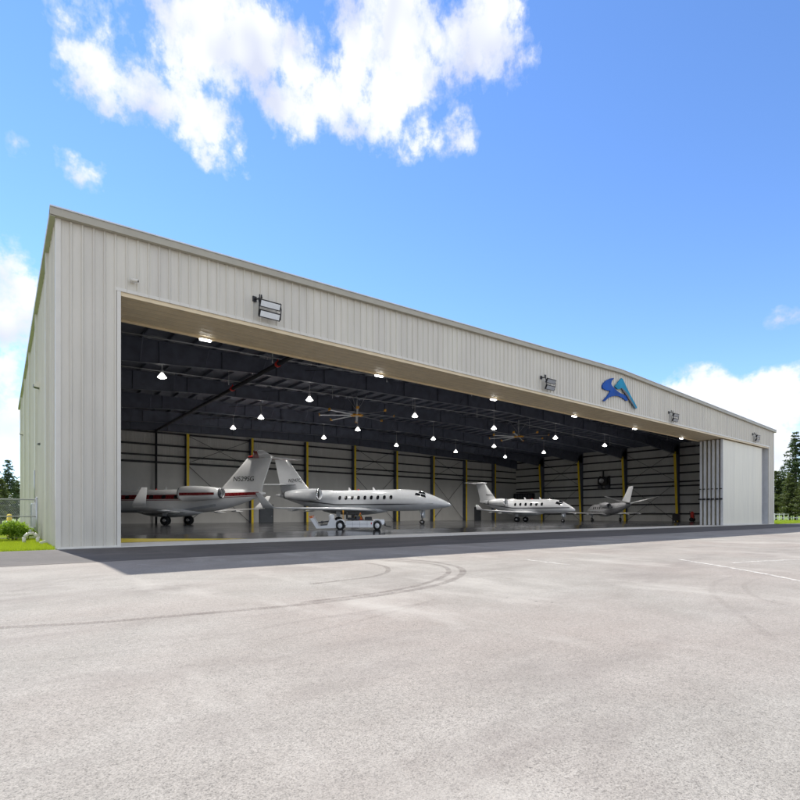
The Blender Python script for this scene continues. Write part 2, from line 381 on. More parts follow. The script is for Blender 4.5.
# roof: two slopes, sheet above and dark liner below
y0, y1 = -.22, DEP+.25
for sx in (0, 1):
    xa, xb = (-.10, L/2) if sx == 0 else (L/2, L+.10)
    za, zb = (HE-.003, HR) if sx == 0 else (HR, HE-.003)
    b = MB(); b.hexa([(xa,y0,za),(xb,y0,zb),(xb,y1,zb),(xa,y1,za),(xa,y0,za+.06),(xb,y0,zb+.06),(xb,y1,zb+.06),(xa,y1,za+.06)])
    b.build('roof', M['roof'], hangar)
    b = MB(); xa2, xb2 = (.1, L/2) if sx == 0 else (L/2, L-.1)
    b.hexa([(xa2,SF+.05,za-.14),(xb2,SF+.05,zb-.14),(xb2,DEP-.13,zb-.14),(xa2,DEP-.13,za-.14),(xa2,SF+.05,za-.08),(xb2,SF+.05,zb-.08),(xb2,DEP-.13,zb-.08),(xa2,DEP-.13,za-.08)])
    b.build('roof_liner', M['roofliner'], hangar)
    # rake fascia at the front gable
    b = MB(); e = -.24 if sx == 0 else L+.24
    xx = [e, L/2]; zz = [HE-.02, HR]
    for (dy0, dy1, dz0, dz1, mt, nm) in ((-.26,-.06,-.20,.075,'fascia','rake_fascia'), (-.30,-.03,.078,.13,'roof','rake_cap')):
        b = MB()
        b.hexa([(xx[0],dy0,zz[0]+dz0),(xx[1],dy0,zz[1]+dz0),(xx[1],dy1,zz[1]+dz0),(xx[0],dy1,zz[0]+dz0),(xx[0],dy0,zz[0]+dz1),(xx[1],dy0,zz[1]+dz1),(xx[1],dy1,zz[1]+dz1),(xx[0],dy1,zz[0]+dz1)])
        b.build(nm, M[mt], hangar)
    # gutter along the eave
    s_ = -1 if sx == 0 else 1; X0 = 0 if sx == 0 else L
    b = MB(); xi, xo = X0+s_*.06, X0+s_*.22
    b.box(min(xi,xo), max(xi,xo), -.24, DEP+.2, HE-.26, HE-.24)
    b.box(min(xo, xo+s_*.02), max(xo, xo+s_*.02), -.24, DEP+.2, HE-.26, HE-.02)
    b.build('gutter', M['fascia'], hangar)
    for yy in (3.2, 11.6, 20, 28.4, 36.8):
        b = MB(); xm = X0+s_*.12
        b.box(xm-.06, xm+.06, yy-.07, yy+.07, .15, HE-.262)
        b.beam((xm, yy, .18), (xm+s_*.25, yy, .08), .13, .11)
        b.build('downspout', M['trim'], hangar)
# rigid frames
FY = [4.0, 12.2, 20.5, 28.7, 37.0, 43.35]
def iprof_col(y, side):
    """tapered side column, returns web+flanges builder and yellow flange"""
    xo = .28 if side == 0 else L-.28; s_ = 1 if side == 0 else -1
    w0, w1 = .45, 1.35; zt_ = 11.4
    b = MB()
    b.add([(xo,y-.012,0),(xo+s_*w0,y-.012,0),(xo+s_*w1,y-.012,zt_),(xo,y-.012,12.3),(xo,y+.012,0),(xo+s_*w0,y+.012,0),(xo+s_*w1,y+.012,zt_),(xo,y+.012,12.3)],
          [(0,1,2,3),(4,5,6,7),(0,1,5,4),(1,2,6,5),(2,3,7,6),(3,0,4,7)])
    b.box(min(xo,xo-s_*.03), max(xo,xo-s_*.03), y-.18, y+.18, 0, 12.3)
    b.box(min(xo,xo+s_*1.2), max(xo,xo+s_*1.2), y-.17, y+.17, 10.9, 10.93)
    c = b.build('column', M['steel'], hangar)
    f = MB(); zz = 10.85; k = w0+(w1-w0)*zz/zt_
    f.hexa([(xo+s_*w0,y-.18,.02),(xo+s_*(w0+.03),y-.18,.02),(xo+s_*(w0+.03),y+.18,.02),(xo+s_*w0,y+.18,.02),
            (xo+s_*k,y-.18,zz),(xo+s_*(k+.03),y-.18,zz),(xo+s_*(k+.03),y+.18,zz),(xo+s_*k,y+.18,zz)])
    f.build('flange', M['yellow'], c)
for y in FY[:-1]:
    iprof_col(y, 0); iprof_col(y, 1)
def depth(x):
    u = min(x, L-x)
    if u < 12: return 1.75-.65*u/12
    return 1.10+.15*(u-12)/28
for y in FY:
    b = MB(); xs = [.3+(L-.6)*i/40 for i in range(41)]
    if 20 not in (0,): xs[20] = L/2
    top = [(x, ztop(x)-.42) for x in xs]
    bot = [(x, ztop(x)-.42-depth(x)) for x in xs]
    for i in range(40):
        (xa,ta),(xb,tb) = top[i], top[i+1]; (_,ba),(_,bb) = bot[i], bot[i+1]
        b.hexa([(xa,y-.012,ba),(xb,y-.012,bb),(xb,y+.012,bb),(xa,y+.012,ba),(xa,y-.012,ta),(xb,y-.012,tb),(xb,y+.012,tb),(xa,y+.012,ta)])
        b.hexa([(xa,y-.16,ba-.03),(xb,y-.16,bb-.03),(xb,y+.16,bb-.03),(xa,y+.16,ba-.03),(xa,y-.16,ba),(xb,y-.16,bb),(xb,y+.16,bb),(xa,y+.16,ba)])
        b.hexa([(xa,y-.16,ta),(xb,y-.16,tb),(xb,y+.16,tb),(xa,y+.16,ta),(xa,y-.16,ta+.03),(xb,y-.16,tb+.03),(xb,y+.16,tb+.03),(xa,y+.16,ta+.03)])
        if i % 2 == 1: b.box(xa-.01, xa+.01, y-.15, y+.15, ba+.01, ta-.01)
        # flange braces down from the purlins
        if y < 43 and i % 2 == 0:
            for s_ in (-1, 1):
                b.beam((xa+.9, y+s_*.03, ba+.05), (xa+.9, y+s_*1.0, ta+.12), .05, .05)
    b.build('rafter', M['steel'], hangar)
# purlins along the hangar's depth
n = 52
for i in range(n+1):
    x = .7+(L-1.4)*i/n
    z = ztop(x)-.15
    b = MB(); b.box(x-.012, x+.012, SF+.1, DEP-.3, z-.22, z-.002); b.box(x-.01, x+.07, SF+.1, DEP-.3, z-.235, z-.221)
    b.build('purlin', M['steel'], hangar)
# back wall columns
BX = [8.3, 16.6, 24.9, 33.1, 41.3, 49.5, 57.6, 65.6, 73.5]
for x in BX:
    zt_ = ztop(x)-1.75
    b = MB(); b.box(x-.03, x+.03, DEP-1.02, DEP-.26, 0, zt_); b.box(x-.17, x+.17, DEP-1.045, DEP-1.022, 0, zt_); b.box(x-.16, x+.16, DEP-.26, DEP-.235, 0, zt_)
    c = b.build('column', M['steel'], hangar)
    f = MB(); f.box(x-.14, x+.17, DEP-1.065, DEP-1.047, FZ, zt_-.02); f.build('flange', M['yellow'], c)
# girts
for z in (7.6, 8.45, 9.75, 11.25, 12.4):
    b = MB(); b.box(.3, L-.3, DEP-.36, DEP-.15, z-.10, z+.10)
    if z == 7.6: b.box(.3, L-.3, DEP-.44, DEP-.361, z-.06, z+.14)
    b.build('girt', M['girt'], hangar)
for z in (1.4, 2.9, 4.3, 5.7, 6.35, 7.7, 8.9, 10.3, 11.6):
    for side in (0, 1):
        xa = L-.28 if side else .15
        b = MB(); b.box(xa, xa+.13, SF+.1, DEP-.4, z-.11, z+.11); b.build('girt', M['girt'], hangar)
# X bracing
def xb(p, q, r=.03):
    b = MB(); b.tube(p, q, r, r, 5); b.build('brace_rod', M['girt'], hangar)
for i in (1, 4, 6):
    xa, xb_ = BX[i]+.1, BX[i+1]-.1
    for (za, zb) in ((.2, 7.5), (7.7, ztop(xa)-1.9)):
        xb((xa, DEP-.45, za), (xb_, DEP-.45, zb)); xb((xa, DEP-.48, zb), (xb_, DEP-.48, za))
for (ya, yb) in ((12.4,20.3),(28.9,36.8)):
    for (za, zb) in ((.2, 6.2), (6.4, 11.2)):
        xb((L-.62, ya, za), (L-.62, yb, zb)); xb((L-.65, ya, zb), (L-.65, yb, za))
for (xa, xc) in ((16.6,24.9),(41.3,49.5),(57.6,65.6)):
    for (ya, yb) in ((4.2,12.0),(12.4,20.3),(20.7,28.5),(28.9,36.8)):
        z = ztop(xa)-.8
        xb((xa, ya, z), (xc, yb, ztop(xc)-.8), .02); xb((xc, ya, ztop(xc)-.83), (xa, yb, z-.03), .02)
# personnel doors in the back wall
for (x, w_, h_, nm) in ((27.2, 1.9, 2.6, 'dark steel door'), (69.4, 1.6, 2.6, 'dark steel door'), (50.0, 1.2, 2.3, '')):
    b = MB(); b.bbox(x-w_/2, x+w_/2, DEP-.30, DEP-.22, .02, h_, .02)
    d_ = b.build('personnel_door', M['darkgrey'], hangar)
    b = MB(); b.box(x-w_/2-.08, x-w_/2-.002, DEP-.31, DEP-.22, 0, h_+.08); b.box(x+w_/2+.002, x+w_/2+.08, DEP-.31, DEP-.22, 0, h_+.08); b.box(x-w_/2, x+w_/2, DEP-.31, DEP-.22, h_+.002, h_+.08)
    b.build('frame', M['girt'], d_)
    b = MB(); b.tube((x+w_/2-.15, DEP-.36, 1.05), (x+w_/2-.15, DEP-.31, 1.05), .03); b.box(x+w_/2-.25, x+w_/2-.13, DEP-.38, DEP-.36, 1.03, 1.07); b.build('handle', M['galv'], d_)
# sliding door leaves, stacked at the right
for k in range(6):
    y = .42+k*.45; xa = 64.2+(.06 if k % 2 else 0) ; xb_ = xa+13.1
    b = MB(); b.bbox(xa+.06, xb_-.06, y-.10, y+.10, .06, OH-.10, .01)
    leaf = b.build('sliding_door', M['door'], hangar)
    for xq in (xa, xb_-.058): MB().box(xq, xq+.058, y-.125, y+.125, .03, OH-.09).build('edge_post', M['door_edge'], leaf)
    b = MB(); b.box(xa+.06, xb_-.06, y-.115, y-.102, .03, .22); b.build('bottom_rail', M['trim'], leaf)
    b = MB()
    for z in (3.1, 4.3):
        b.box(xa-.12, xa-.002, y-.10, y+.24, z-.09, z+.09) if z < 4 else b.box(xa-.06, xa-.002, y-.05, y+.20, z-.05, z+.05)
    b.build('latch', M['black'], leaf)
    b = MB()
    for xw in (xa+1.2, xb_-1.2): b.lathe((xw, y-.03, .055), (0,1,0), [(0,.04),(0,.05),(.06,.05),(.06,.04)], 12, True)
    b.build('roller', M['black'], leaf)

# ------------------------------------------------------------------ wall fittings
ords = ['first','second','third','fourth','fifth','sixth','seventh']
def floodlight(x, z, label):
    t = empty('floodlight', (x, -.04, z), label=label, cat='floodlight', group='twin floodlights along the front header')
    b = MB(); b.bbox(-.62,-.42,-.06,.0,.25,.50,.01); b.tube((-.52,-.05,.38),(-.40,-.34,.30),.035); b.tube((-.40,-.34,.52),(-.40,-.34,.12),.03)
    b.tube((-.22,-.12,.46),(-.22,-.12,.62),.05,.03); b.build('bracket', M['black'], t)
    for k, (zz, yy) in enumerate(((.14,-.38),(-.32,-.32))):
        # tilted housing facing out and down
        b = MB(); c = Vector((.08, yy, zz)); hx, hz, th = .52, .17, .10
        tilt = R_(28)
        def P(a, bb, cc): return (c.x+a, c.y - cc*math.cos(tilt) - bb*math.sin(tilt)*-1*-1, c.z + bb*math.cos(tilt) - cc*math.sin(tilt))
        b.hexa([P(-hx,-hz,0),P(hx,-hz,0),P(hx,-hz,th),P(-hx,-hz,th),P(-hx,hz,0),P(hx,hz,0),P(hx,hz,th),P(-hx,hz,th)])
        for j in range(7): 
            xx = -hx+.1+j*.14; b.hexa([P(xx,-hz*.8,-.07),P(xx+.02,-hz*.8,-.07),P(xx+.02,-hz*.8,0),P(xx,-hz*.8,0),P(xx,hz*.8,-.07),P(xx+.02,hz*.8,-.07),P(xx+.02,hz*.8,0),P(xx,hz*.8,0)])
        hd = b.build('lamp_head', M['black'], t)
        b = MB(); b.hexa([P(-hx+.05,-hz+.045,th+.002),P(hx-.05,-hz+.045,th+.002),P(hx-.05,-hz+.045,th+.015),P(-hx+.05,-hz+.045,th+.015),P(-hx+.05,hz-.045,th+.002),P(hx-.05,hz-.045,th+.002),P(hx-.05,hz-.045,th+.015),P(-hx+.05,hz-.045,th+.015)])
        b.build('lens', M['lens'] if x < 20 else M['lens_dark'], hd)
    for sx in (-.46,.62): MB().path([(sx,-.36,.34),(sx,-.46,.0),(sx,-.36,-.46)], .025, 6).build('side_arm', M['black'], t)
floodlight(8.2, 11.0, 'twin black floodlight on the front wall nearest the left corner of the hangar')
floodlight(30.0, 10.95, 'twin black floodlight on the front wall just left of the blue emblem')
floodlight(50.3, 10.9, 'twin black floodlight on the front wall just right of the blue emblem')
floodlight(73.2, 11.0, 'twin black floodlight above the closed door leaves at the far right end')
def camdome(x, z):
    t = empty('security_camera', (x, -.04, z), label='small white security camera above the left corner of the door opening', cat='camera')
    b = MB(); b.lathe((0,0,0),(0,-1,0),[(0,.0),(0,.08),(.04,.08),(.04,.0)],14); b.tube((0,-.04,0),(0,-.14,-.02),.025); b.build('mount', M['trim'], t)
    b = MB(); b.lathe((-.10,-.16,.0),(1,-.35,-.12),[(0,.0),(0,.06),(.26,.065),(.27,.0)],14); b.build('housing', M['trim'], t)
    b = MB(); b.lathe((.157,-.25,-.035),(1,-.35,-.12),[(0,.0),(.002,.045),(.02,.045),(.02,.0)],12); b.build('lens', M['black'], t)
camdome(2.55, 10.75)
def wallpack(y, z, label):
    t = empty('wall_light', (-.055, y, z), label=label, cat='wall light', group='wall lights on the left side wall')
    b = MB(); b.poly([(0,-.2,.16),(-.10,-.2,.16),(-.26,-.2,-.04),(-.26,-.2,-.12),(0,-.2,-.16)], .4, (0,1,0)); b.build('housing', M['trim'], t)
    b = MB(); b.hexa([(-.255,-.17,-.14),(-.02,-.17,-.18),(-.02,.17,-.18),(-.255,.17,-.14),(-.255,-.17,-.122),(-.02,-.17,-.162),(-.02,.17,-.162),(-.255,.17,-.122)]); b.build('lens', M['black'], t)
    b = MB(); b.box(-.28,-.262,-.15,.15,-.11,.0); b.build('front_glass', M['black'], t)
wallpack(9.6, 8.05, 'nearer white wall light high on the left side wall')
wallpack(34, 8.6, 'farther white wall light toward the back of the left side wall')
t = empty('vent_hood', (-.055, 8.8, 4.9), label='little dark hooded fitting halfway up the left side wall', cat='vent')
b = MB(); b.poly([(0,-.2,.05),(-.14,-.2,.0),(-.14,-.2,-.04),(0,-.2,-.06)], .4, (0,1,0)); b.build('hood', M['darkgrey'], t)
b = MB(); b.box(-.02,0,-.22,.22,-.10,-.062); b.build('flange', M['galv'], t)

# emblem: flat cut shapes standing off the header
def emb(pts, mat, name, y0, y1, parent):
    # pts in the 800x733 zoom of px (590..650, 365..420)
    out = []
    for (u, v) in pts:
        px = 590+u*60/800; py = 365+v*55/733
        rd = (px-400)/F
        X = (12.88+19.1*rd)/(RX-DX*rd); d = 19.1+DX*X
        out.append((X, CZ+(514.4-py)/F*d))
    m = MB(); m.loft([[(x, y0, z) for x, z in out], [(x, y1, z) for x, z in out]], True); return m.build(name, mat, parent)
sg = empty('wall_emblem', (0,0,0), label='blue swoosh-and-peak emblem on the header near the gable top', cat='sign')
swo = [(300,178),(255,182),(205,205),(165,240),(142,290),(155,318),(190,338),(240,348),(250,352),(235,385),(200,430),(155,478),(175,488),(215,450),(255,428),(310,415),(370,422),(420,445),(460,480),(485,478),(470,430),(430,400),(380,378),(340,350),(300,310),(275,285),(262,255),(270,215),(290,195)]
emb(swo, M['bluedark'], 'swoosh', -.16, -.06, sg)
pk = [(395,180),(350,235),(305,292),(345,330),(375,322),(400,312),(440,352),(480,400),(520,480),(560,560),(582,590),(602,575),(575,520),(520,420),(465,310),(412,195)]
emb(pk, M['bluelight'], 'peak', -.20, -.10, sg)
emb([(385,315),(395,312),(440,352),(480,400),(520,480),(585,590),(572,588),(500,480),(455,410)], M['darkgrey'], 'peak_dark_edge', -.23, -.202, sg)  # dark grey strip along the edge of the peak

# soffit lights
for i in range(6):
    x = 6.4+10.7*i
    t = empty('soffit_light', (x, SF+.05, OH-.02), label='%s small white lamp from the left along the inner edge of the door soffit' % ords[i], cat='lamp', group='lamps along the soffit edge')
    b = MB(); b.bbox(-.30,.30,-.12,.12,-.06,.0,.02); b.build('housing', M['trim'], t)
    b = MB(); b.bbox(-.27,.27,-.10,.10,-.13,-.062,.02); b.build('diffuser', M['soffitlamp'], t)

# high bay lamps
def highbay():
    t = empty('high_bay_lamp', (0,0,0), cat='lamp', group='bell-shaped lamps hanging from the hangar roof')
    b = MB(); b.lathe((0,0,0),(0,0,1),[(-.20,.285),(-.19,.30),(0,.17),(.10,.10),(.12,.08),(.11,.07),(-.01,.14),(-.17,.26),(-.20,.285)],20); b.build('shade', M['tug'] if 'tug' in M else M['lampshade'], t)
    b = MB(); b.lathe((0,0,0),(0,0,1),[(.12,.0),(.12,.10),(.34,.10),(.36,.05),(.36,.0)],14); b.build('ballast', M['galv'], t)
    b = MB(); b.lathe((0,0,-.20),(0,0,1),[(-.09,.0),(-.06,.16),(.0,.262),(.012,.262),(.012,.0)],18); b.build('diffuser', M['lamp'], t)
    b = MB(); b.tube((0,0,.36),(0,0,1.6),.022,.022,6); b.build('hanger', M['galv'], t)
    return t
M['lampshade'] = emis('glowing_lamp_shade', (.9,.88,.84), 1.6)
proto = highbay(); first = True
rows = {'front': (14.8, range(0,6)), 'middle': (24.8, range(1,6)), 'rear': (32.4, range(1,6))}
lampdata = bpy.data.lights.new('lamp', 'SPOT'); lampdata.energy = 1250; lampdata.spot_size = R_(150); lampdata.spot_blend = .8; lampdata.shadow_soft_size = .25; lampdata.color = (1,.96,.90)
for rn, (y, idx) in rows.items():
    for j, i in enumerate(idx):
        t = proto if first else copy_tree(proto); first = False
        x = 7.1+11.36*i
        t.location = (x, y, 10.95)
        t['label'] = 'lit bell-shaped lamp, %s from the left in the %s row under the hangar roof' % (ords[j], rn)
        for ch in t.children:
            if ch.name.startswith('hanger'): ch.scale = (1,1,(ztop(x)-.35-10.95-.36)/1.24); ch.location.z = .36*(1-ch.scale.z)
        if t is proto: lo = bpy.data.objects.new('lamp_light', lampdata); COL.objects.link(lo); lo.location = (0,0,-.33); lo.parent = t

# ceiling fans
def fan():
    t = empty('ceiling_fan', (0,0,0), cat='ceiling fan', group='giant ceiling fans under the hangar roof')
    b = MB(); b.tube((0,0,.35),(0,0,2.1),.05); b.lathe((0,0,0),(0,0,1),[(-.12,.0),(-.12,.20),(.12,.24),(.35,.16),(.35,.0)],16); b.build('motor', M['galv'], t)
    for k in range(4):
        a = k*PI/2+.5; b = MB(); b.tube((.08*math.cos(a),.08*math.sin(a),.5),(1.1*math.cos(a),1.1*math.sin(a),1.9),.015,.015,5); b.build('guy_wire', M['galv'], t)
    for k in range(8):
        a = 2*PI*k/8+.22; ca, sa = math.cos(a), math.sin(a)
        def P(r, s_, z): return (r*ca - s_*sa, r*sa + s_*ca, z)
        b = MB(); b.hexa([P(.25,-.09,-.03),P(3.6,-.09,-.08),P(3.6,.09,-.04),P(.25,.09,.01),P(.25,-.09,.0),P(3.6,-.09,-.05),P(3.6,.09,-.01),P(.25,.09,.04)])
        bl = b.build('blade', M['galv'], t)
        b = MB(); b.hexa([P(3.602,-.13,-.12),P(3.68,-.13,-.12),P(3.68,.15,-.08),P(3.602,.15,-.08),P(3.602,-.10,.05),P(3.72,-.10,.10),P(3.72,.13,.14),P(3.602,.12,.09)])
        b.build('winglet', M['fanorange'], bl)
        b = MB(); b.hexa([P(.16,-.15,-.07),P(.62,-.13,-.06),P(.62,.13,-.05),P(.16,.15,-.05),P(.16,-.15,.06),P(.62,-.13,.05),P(.62,.13,.07),P(.16,.15,.09)])
        b.build('blade_root', M['fanorange'], bl)
    return t
f1 = fan(); f1.location = (25.9, 19.0, 11.05); f1['label'] = 'giant silver ceiling fan with orange blade tips, the left one of the two'
f2 = copy_tree(f1); f2.location = (49.4, 18.0, 11.05); f2.rotation_euler.z = .3; f2['label'] = 'giant silver ceiling fan with orange blade tips, the right one of the two'

# fire main pipe along the left roof
t = empty('roof_pipe', (13.0, 0, 0), label='thick black pipe running back under the left roof and down the rear wall', cat='pipe')
b = MB(); b.tube((0,SF+1.6,11.4),(0,DEP-.9,11.4),.15,.15,10); b.build('main_run', M['girt'], t)
b = MB(); b.tube((0,DEP-.9,11.55),(0,DEP-.9,.1),.13,.13,10); b.build('riser', M['girt'], t)
for y in (9.0, 17.5): 
    b = MB(); b.tube((0,y-.12,11.4),(0,y+.12,11.4),.20,.20,12); b.tube((0,y,11.4),(0,y,11.75),.05); b.build('coupling', M['redpaint'], t)
for yy, zz, lb in ((8.3, 11.1, 'thin grey sprinkler pipe nearest the door under the hangar roof'), (16.4, 11.3, 'thin grey sprinkler pipe in the second bay under the hangar roof')):
    b = MB()
    for i in range(8):
        xa, xb_ = 3+i*9.3, 3+(i+1)*9.3
        pts = [(xa, yy, ztop(xa)-12.62+zz+.1), (xb_, yy, ztop(xb_)-12.62+zz+.1)]
        b.path(pts, .035, 6); b.tube(pts[0], (xa, yy, ztop(xa)-.3), .02, .02, 5)
        b.tube(pts[0], (xa, yy, pts[0][2]-.35), .02, .035, 6)
    b.build('sprinkler_pipe', M['galv'], label=lb, cat='pipe', group='sprinkler pipes')

# equipment on the right wall
t = empty('unit_heater', (L-.7, 24.2, 7.0), label='black box heater with round fan mounted high on the right wall', cat='heater')
b = MB(); b.bbox(-.9,.0,-.75,.75,-.5,.6,.05); b.build('case', M['black'], t)
b = MB(); b.lathe((-.902,0,.05),(-1,0,0),[(0,.0),(0,.42),(.06,.42),(.06,.36),(.02,.34),(.02,.0)],20); b.build('fan_ring', M['galv'], t)
b = MB(); b.box(-.06,.4,-.9,-.8,-1.3,.9); b.box(-.06,.4,.8,.9,-1.3,.9); b.tube((-.3,0,.6),(-.3,0,1.7),.14,.14,10); b.build('bracket', M['black'], t)
b = MB(); b.bbox(-.5,.1,-.95,-.35,-1.3,-.75,.03); b.bbox(-.5,.1,.35,.95,-1.3,-.75,.03); b.build('control_box', M['darkgrey'], t)
t = empty('air_handler', (L-.4, 41.0, 4.9), label='long black air unit on the right wall beside the rear corner', cat='air unit')
b = MB(); b.bbox(-1.2,0,-2.1,2.2,-.55,.55,.05); b.build('case', M['black'], t)
b = MB()
for k in range(6): b.box(-1.24,-1.202,-1.8+k*.62,-1.4+k*.62,-.35,.35)
b.build('grille', M['darkgrey'], t)
b = MB(); b.box(-1.0,0,-1.9,-1.8,-1.0,-.552); b.box(-1.0,0,1.8,1.9,-1.0,-.552); b.build('bracket', M['girt'], t)
# wheeled fire extinguisher by the door stack
t = empty('wheeled_extinguisher', (79.0, 9.6, FZ), label='red wheeled fire extinguisher by the right wall next to the stacked door leaves', cat='extinguisher')
b = MB(); b.lathe((0,0,.35),(.0,0,1),[(0,.0),(.04,.2),(.1,.25),(.95,.25),(1.1,.15),(1.15,.06),(1.2,.0)],16); b.build('cylinder', M['redpaint'], t)
for s_ in (-1,1):
    b = MB(); b.lathe((s_*.32,0,.32),(1,0,0),[(-.04,.0),(-.04,.30),(.04,.30),(.04,.0)],18); b.build('wheel', M['rubber'], t)
b = MB(); b.path([(-.25,.1,.32),(-.25,.3,1.5),(.25,.3,1.5),(.25,.1,.32)],.025); b.path([(.1,.05,1.5),(-.15,-.25,1.1),(.15,-.28,.7),(-.1,-.26,.6)],.03); b.build('handle', M['black'], t)
t = empty('tool_cabinet', (76.4, 10.8, FZ), label='low black tool cabinet on castors beside the right wall', cat='cabinet')
b = MB(); b.bbox(-.5,.5,-.3,.3,.14,1.2,.02); b.build('case', M['black'], t)
for k in range(4):
    b = MB(); b.box(-.46,.46,-.32,-.302,.22+k*.24,.42+k*.24); b.tube((-.3,-.34,.38+k*.24),(.3,-.34,.38+k*.24),.012); b.build('drawer', M['darkgrey'], t)
for sx in (-.4,.4):
    for sy in (-.22,.22):
        b = MB(); b.lathe((sx-.03,sy,.07),(1,0,0),[(0,.0),(0,.07),(.05,.07),(.05,.0)],12); b.tube((sx,sy,.07),(sx,sy,.139),.02); b.build('castor', M['rubber'], t)

# ------------------------------------------------------------------ aircraft
def hermite(st, x):
    for i in range(len(st)-1):
        if st[i][0] <= x <= st[i+1][0]:
            a, b_ = st[i], st[i+1]; t = (x-a[0])/(b_[0]-a[0]); out = []
            for k in range(1, 4):
                h = b_[0]-a[0]
                def sl(j):
                    if j <= 0 or j >= len(st)-1:
                        jj = min(max(j,0), len(st)-2); return (st[jj+1][k]-st[jj][k])/(st[jj+1][0]-st[jj][0])
                    d0 = (st[j][k]-st[j-1][k])/(st[j][0]-st[j-1][0]); d1 = (st[j+1][k]-st[j][k])/(st[j+1][0]-st[j][0])
                    return 0 if d0*d1 <= 0 else 2*d0*d1/(d0+d1)
                m0, m1 = sl(i), sl(i+1)
                out.append((2*t**3-3*t*t+1)*a[k]+(t**3-2*t*t+t)*h*m0+(-2*t**3+3*t*t)*b_[k]+(t**3-t*t)*h*m1)
            return out
    return list(st[0][1:] if x < st[0][0] else st[-1][1:])
class Fus:
    def __init__(s, st): s.st = st; s.x0 = st[0][0]; s.x1 = st[-1][0]
    def p(s, x, th, off=0.0):
        zc, ry, rz = hermite(s.st, x); n = Vector((0, math.cos(th)/max(ry,.05), math.sin(th)/max(rz,.05))).normalized()
        return Vector((x, ry*math.cos(th), zc+rz*math.sin(th))) + n*off
    def thz(s, x, z):
        zc, ry, rz = hermite(s.st, x); return math.asin(max(-.98, min(.98, (z-zc)/rz)))
    def mesh(s, n=40):
        N = 90; rings = []
        for i in range(N+1):
            u = i/N; u = .5-.5*math.cos(u*PI)*1.0 if True else u
            x = s.x0+(s.x1-s.x0)*u
            rings.append([s.p(x, 2*PI*k/n) for k in range(n)])
        return MB().loft(rings, True, True)
    def side(s, th, sg): return th if sg > 0 else PI-th
    def band(s, x0, x1, z0, z1, sg, off=.012, n=50, taper=None):
        m = MB(); vs = []; fs = []; K = 4
        for i in range(n+1):
            x = x0+(x1-x0)*i/n; za, zb = (z0(x), z1(x)) if callable(z0) else (z0, z1)
            ta, tb = s.thz(x, za), s.thz(x, zb)
            for k in range(K+1): vs.append(s.p(x, s.side(ta+(tb-ta)*k/K, sg), off))
            if i:
                for k in range(K):
                    a = (i-1)*(K+1)+k; fs.append((a, a+1, a+K+2, a+K+1))
        m.add(vs, fs, True); return m
    def disc(s, x, z, a, b_, sg, off=.02, n=14, sq=.75):
        m = MB(); ring = []
        for k in range(n):
            ph = 2*PI*k/n; c, s_ = math.cos(ph), math.sin(ph)
            c = math.copysign(abs(c)**sq, c); s_ = math.copysign(abs(s_)**sq, s_)
            ring.append(s.p(x+a*c, s.side(s.thz(x+a*c, z+b_*s_), sg), off))
        m.add([s.p(x, s.side(s.thz(x,z),sg), off)]+ring, [(0,1+k,1+(k+1)%n) for k in range(n)]); return m
    def quad(s, c, sg, off=.018, n=5):
        # c: four (x, theta_deg) corners
        m = MB(); vs = []; fs = []
        for i in range(n+1):
            for j in range(n+1):
                u, v = i/n, j/n
                x = (c[0][0]*(1-u)+c[1][0]*u)*(1-v)+(c[3][0]*(1-u)+c[2][0]*u)*v
                t = (c[0][1]*(1-u)+c[1][1]*u)*(1-v)+(c[3][1]*(1-u)+c[2][1]*u)*v
                vs.append(s.p(x, s.side(R_(t), sg), off))
        for i in range(n):
            for j in range(n): a = i*(n+1)+j; fs.append((a,a+1,a+n+2,a+n+1))
        m.add(vs, fs, True); return m
def airfoil(chord, t, n=9):
    pts = []
    f = lambda u: 5*t*chord*(.2969*math.sqrt(u)-.126*u-.3516*u*u+.2843*u**3-.1015*u**4)
    us = [.5-.5*math.cos(PI*i/n) for i in range(n+1)]
    for u in us: pts.append((-u*chord, f(u)))
    for u in reversed(us[1:-1]): pts.append((-u*chord, -f(u)*.75))
    return pts
def wing(secs, sg):
    # secs: (y, xLE, z, chord, thickness ratio)
    rings = [[(xl+a, sg*y, z+h) for a, h in airfoil(c, t)] for (y, xl, z, c, t) in secs]
    return MB().loft(rings, True, True)
def finm(secs, y=0, cant=0):
    rings = [[(xl+a, y+h+cant*(z-secs[0][0]), z) for a, h in airfoil(c, t)] for (z, xl, c, t) in secs]
    return MB().loft(rings, True, True)
def wheelset(parent, x, y, zs, r, w, twin, front, mat_s):
    g = MB(); g.tube((x,y,r),(x+(.08 if front else 0),y,zs),.07,.09,10); g.tube((x,y-w*(1.1 if twin else .3),r),(x,y+w*(1.1 if twin else .3),r),.045,.045,8)
    g.tube((x,y,r+.3),(x-.35,y,zs),.04,.04,6)
    gear = g.build('landing_gear', mat_s, parent)
    yo = y+(.16 if y > 0 else -.16 if y < 0 else w*1.3)
    MB().bbox(x-.22,x+.28,yo-.012,yo+.012,r+.45,zs-.05,.008).build('gear_door', M['pearl'], gear)
    for dy in ((-w*.75, w*.75) if twin else (0,)):
        b = MB(); b.lathe((x,y+dy-w/2,r),(0,1,0),[(0,r*.55),(.0,r*.85),(w*.2,r),(w*.8,r),(w,r*.85),(w,r*.55)],22,False); 
        wl = b.build('wheel', M['rubber'], gear)
        b = MB(); b.lathe((x,y+dy-w/2+.01,r),(0,1,0),[(0,.0),(-.01,r*.3),(.02,r*.54),(w-.04,r*.54),(w-.01,r*.3),(w-.02,0)],18,False); b.build('rim', M['chrome'], wl)
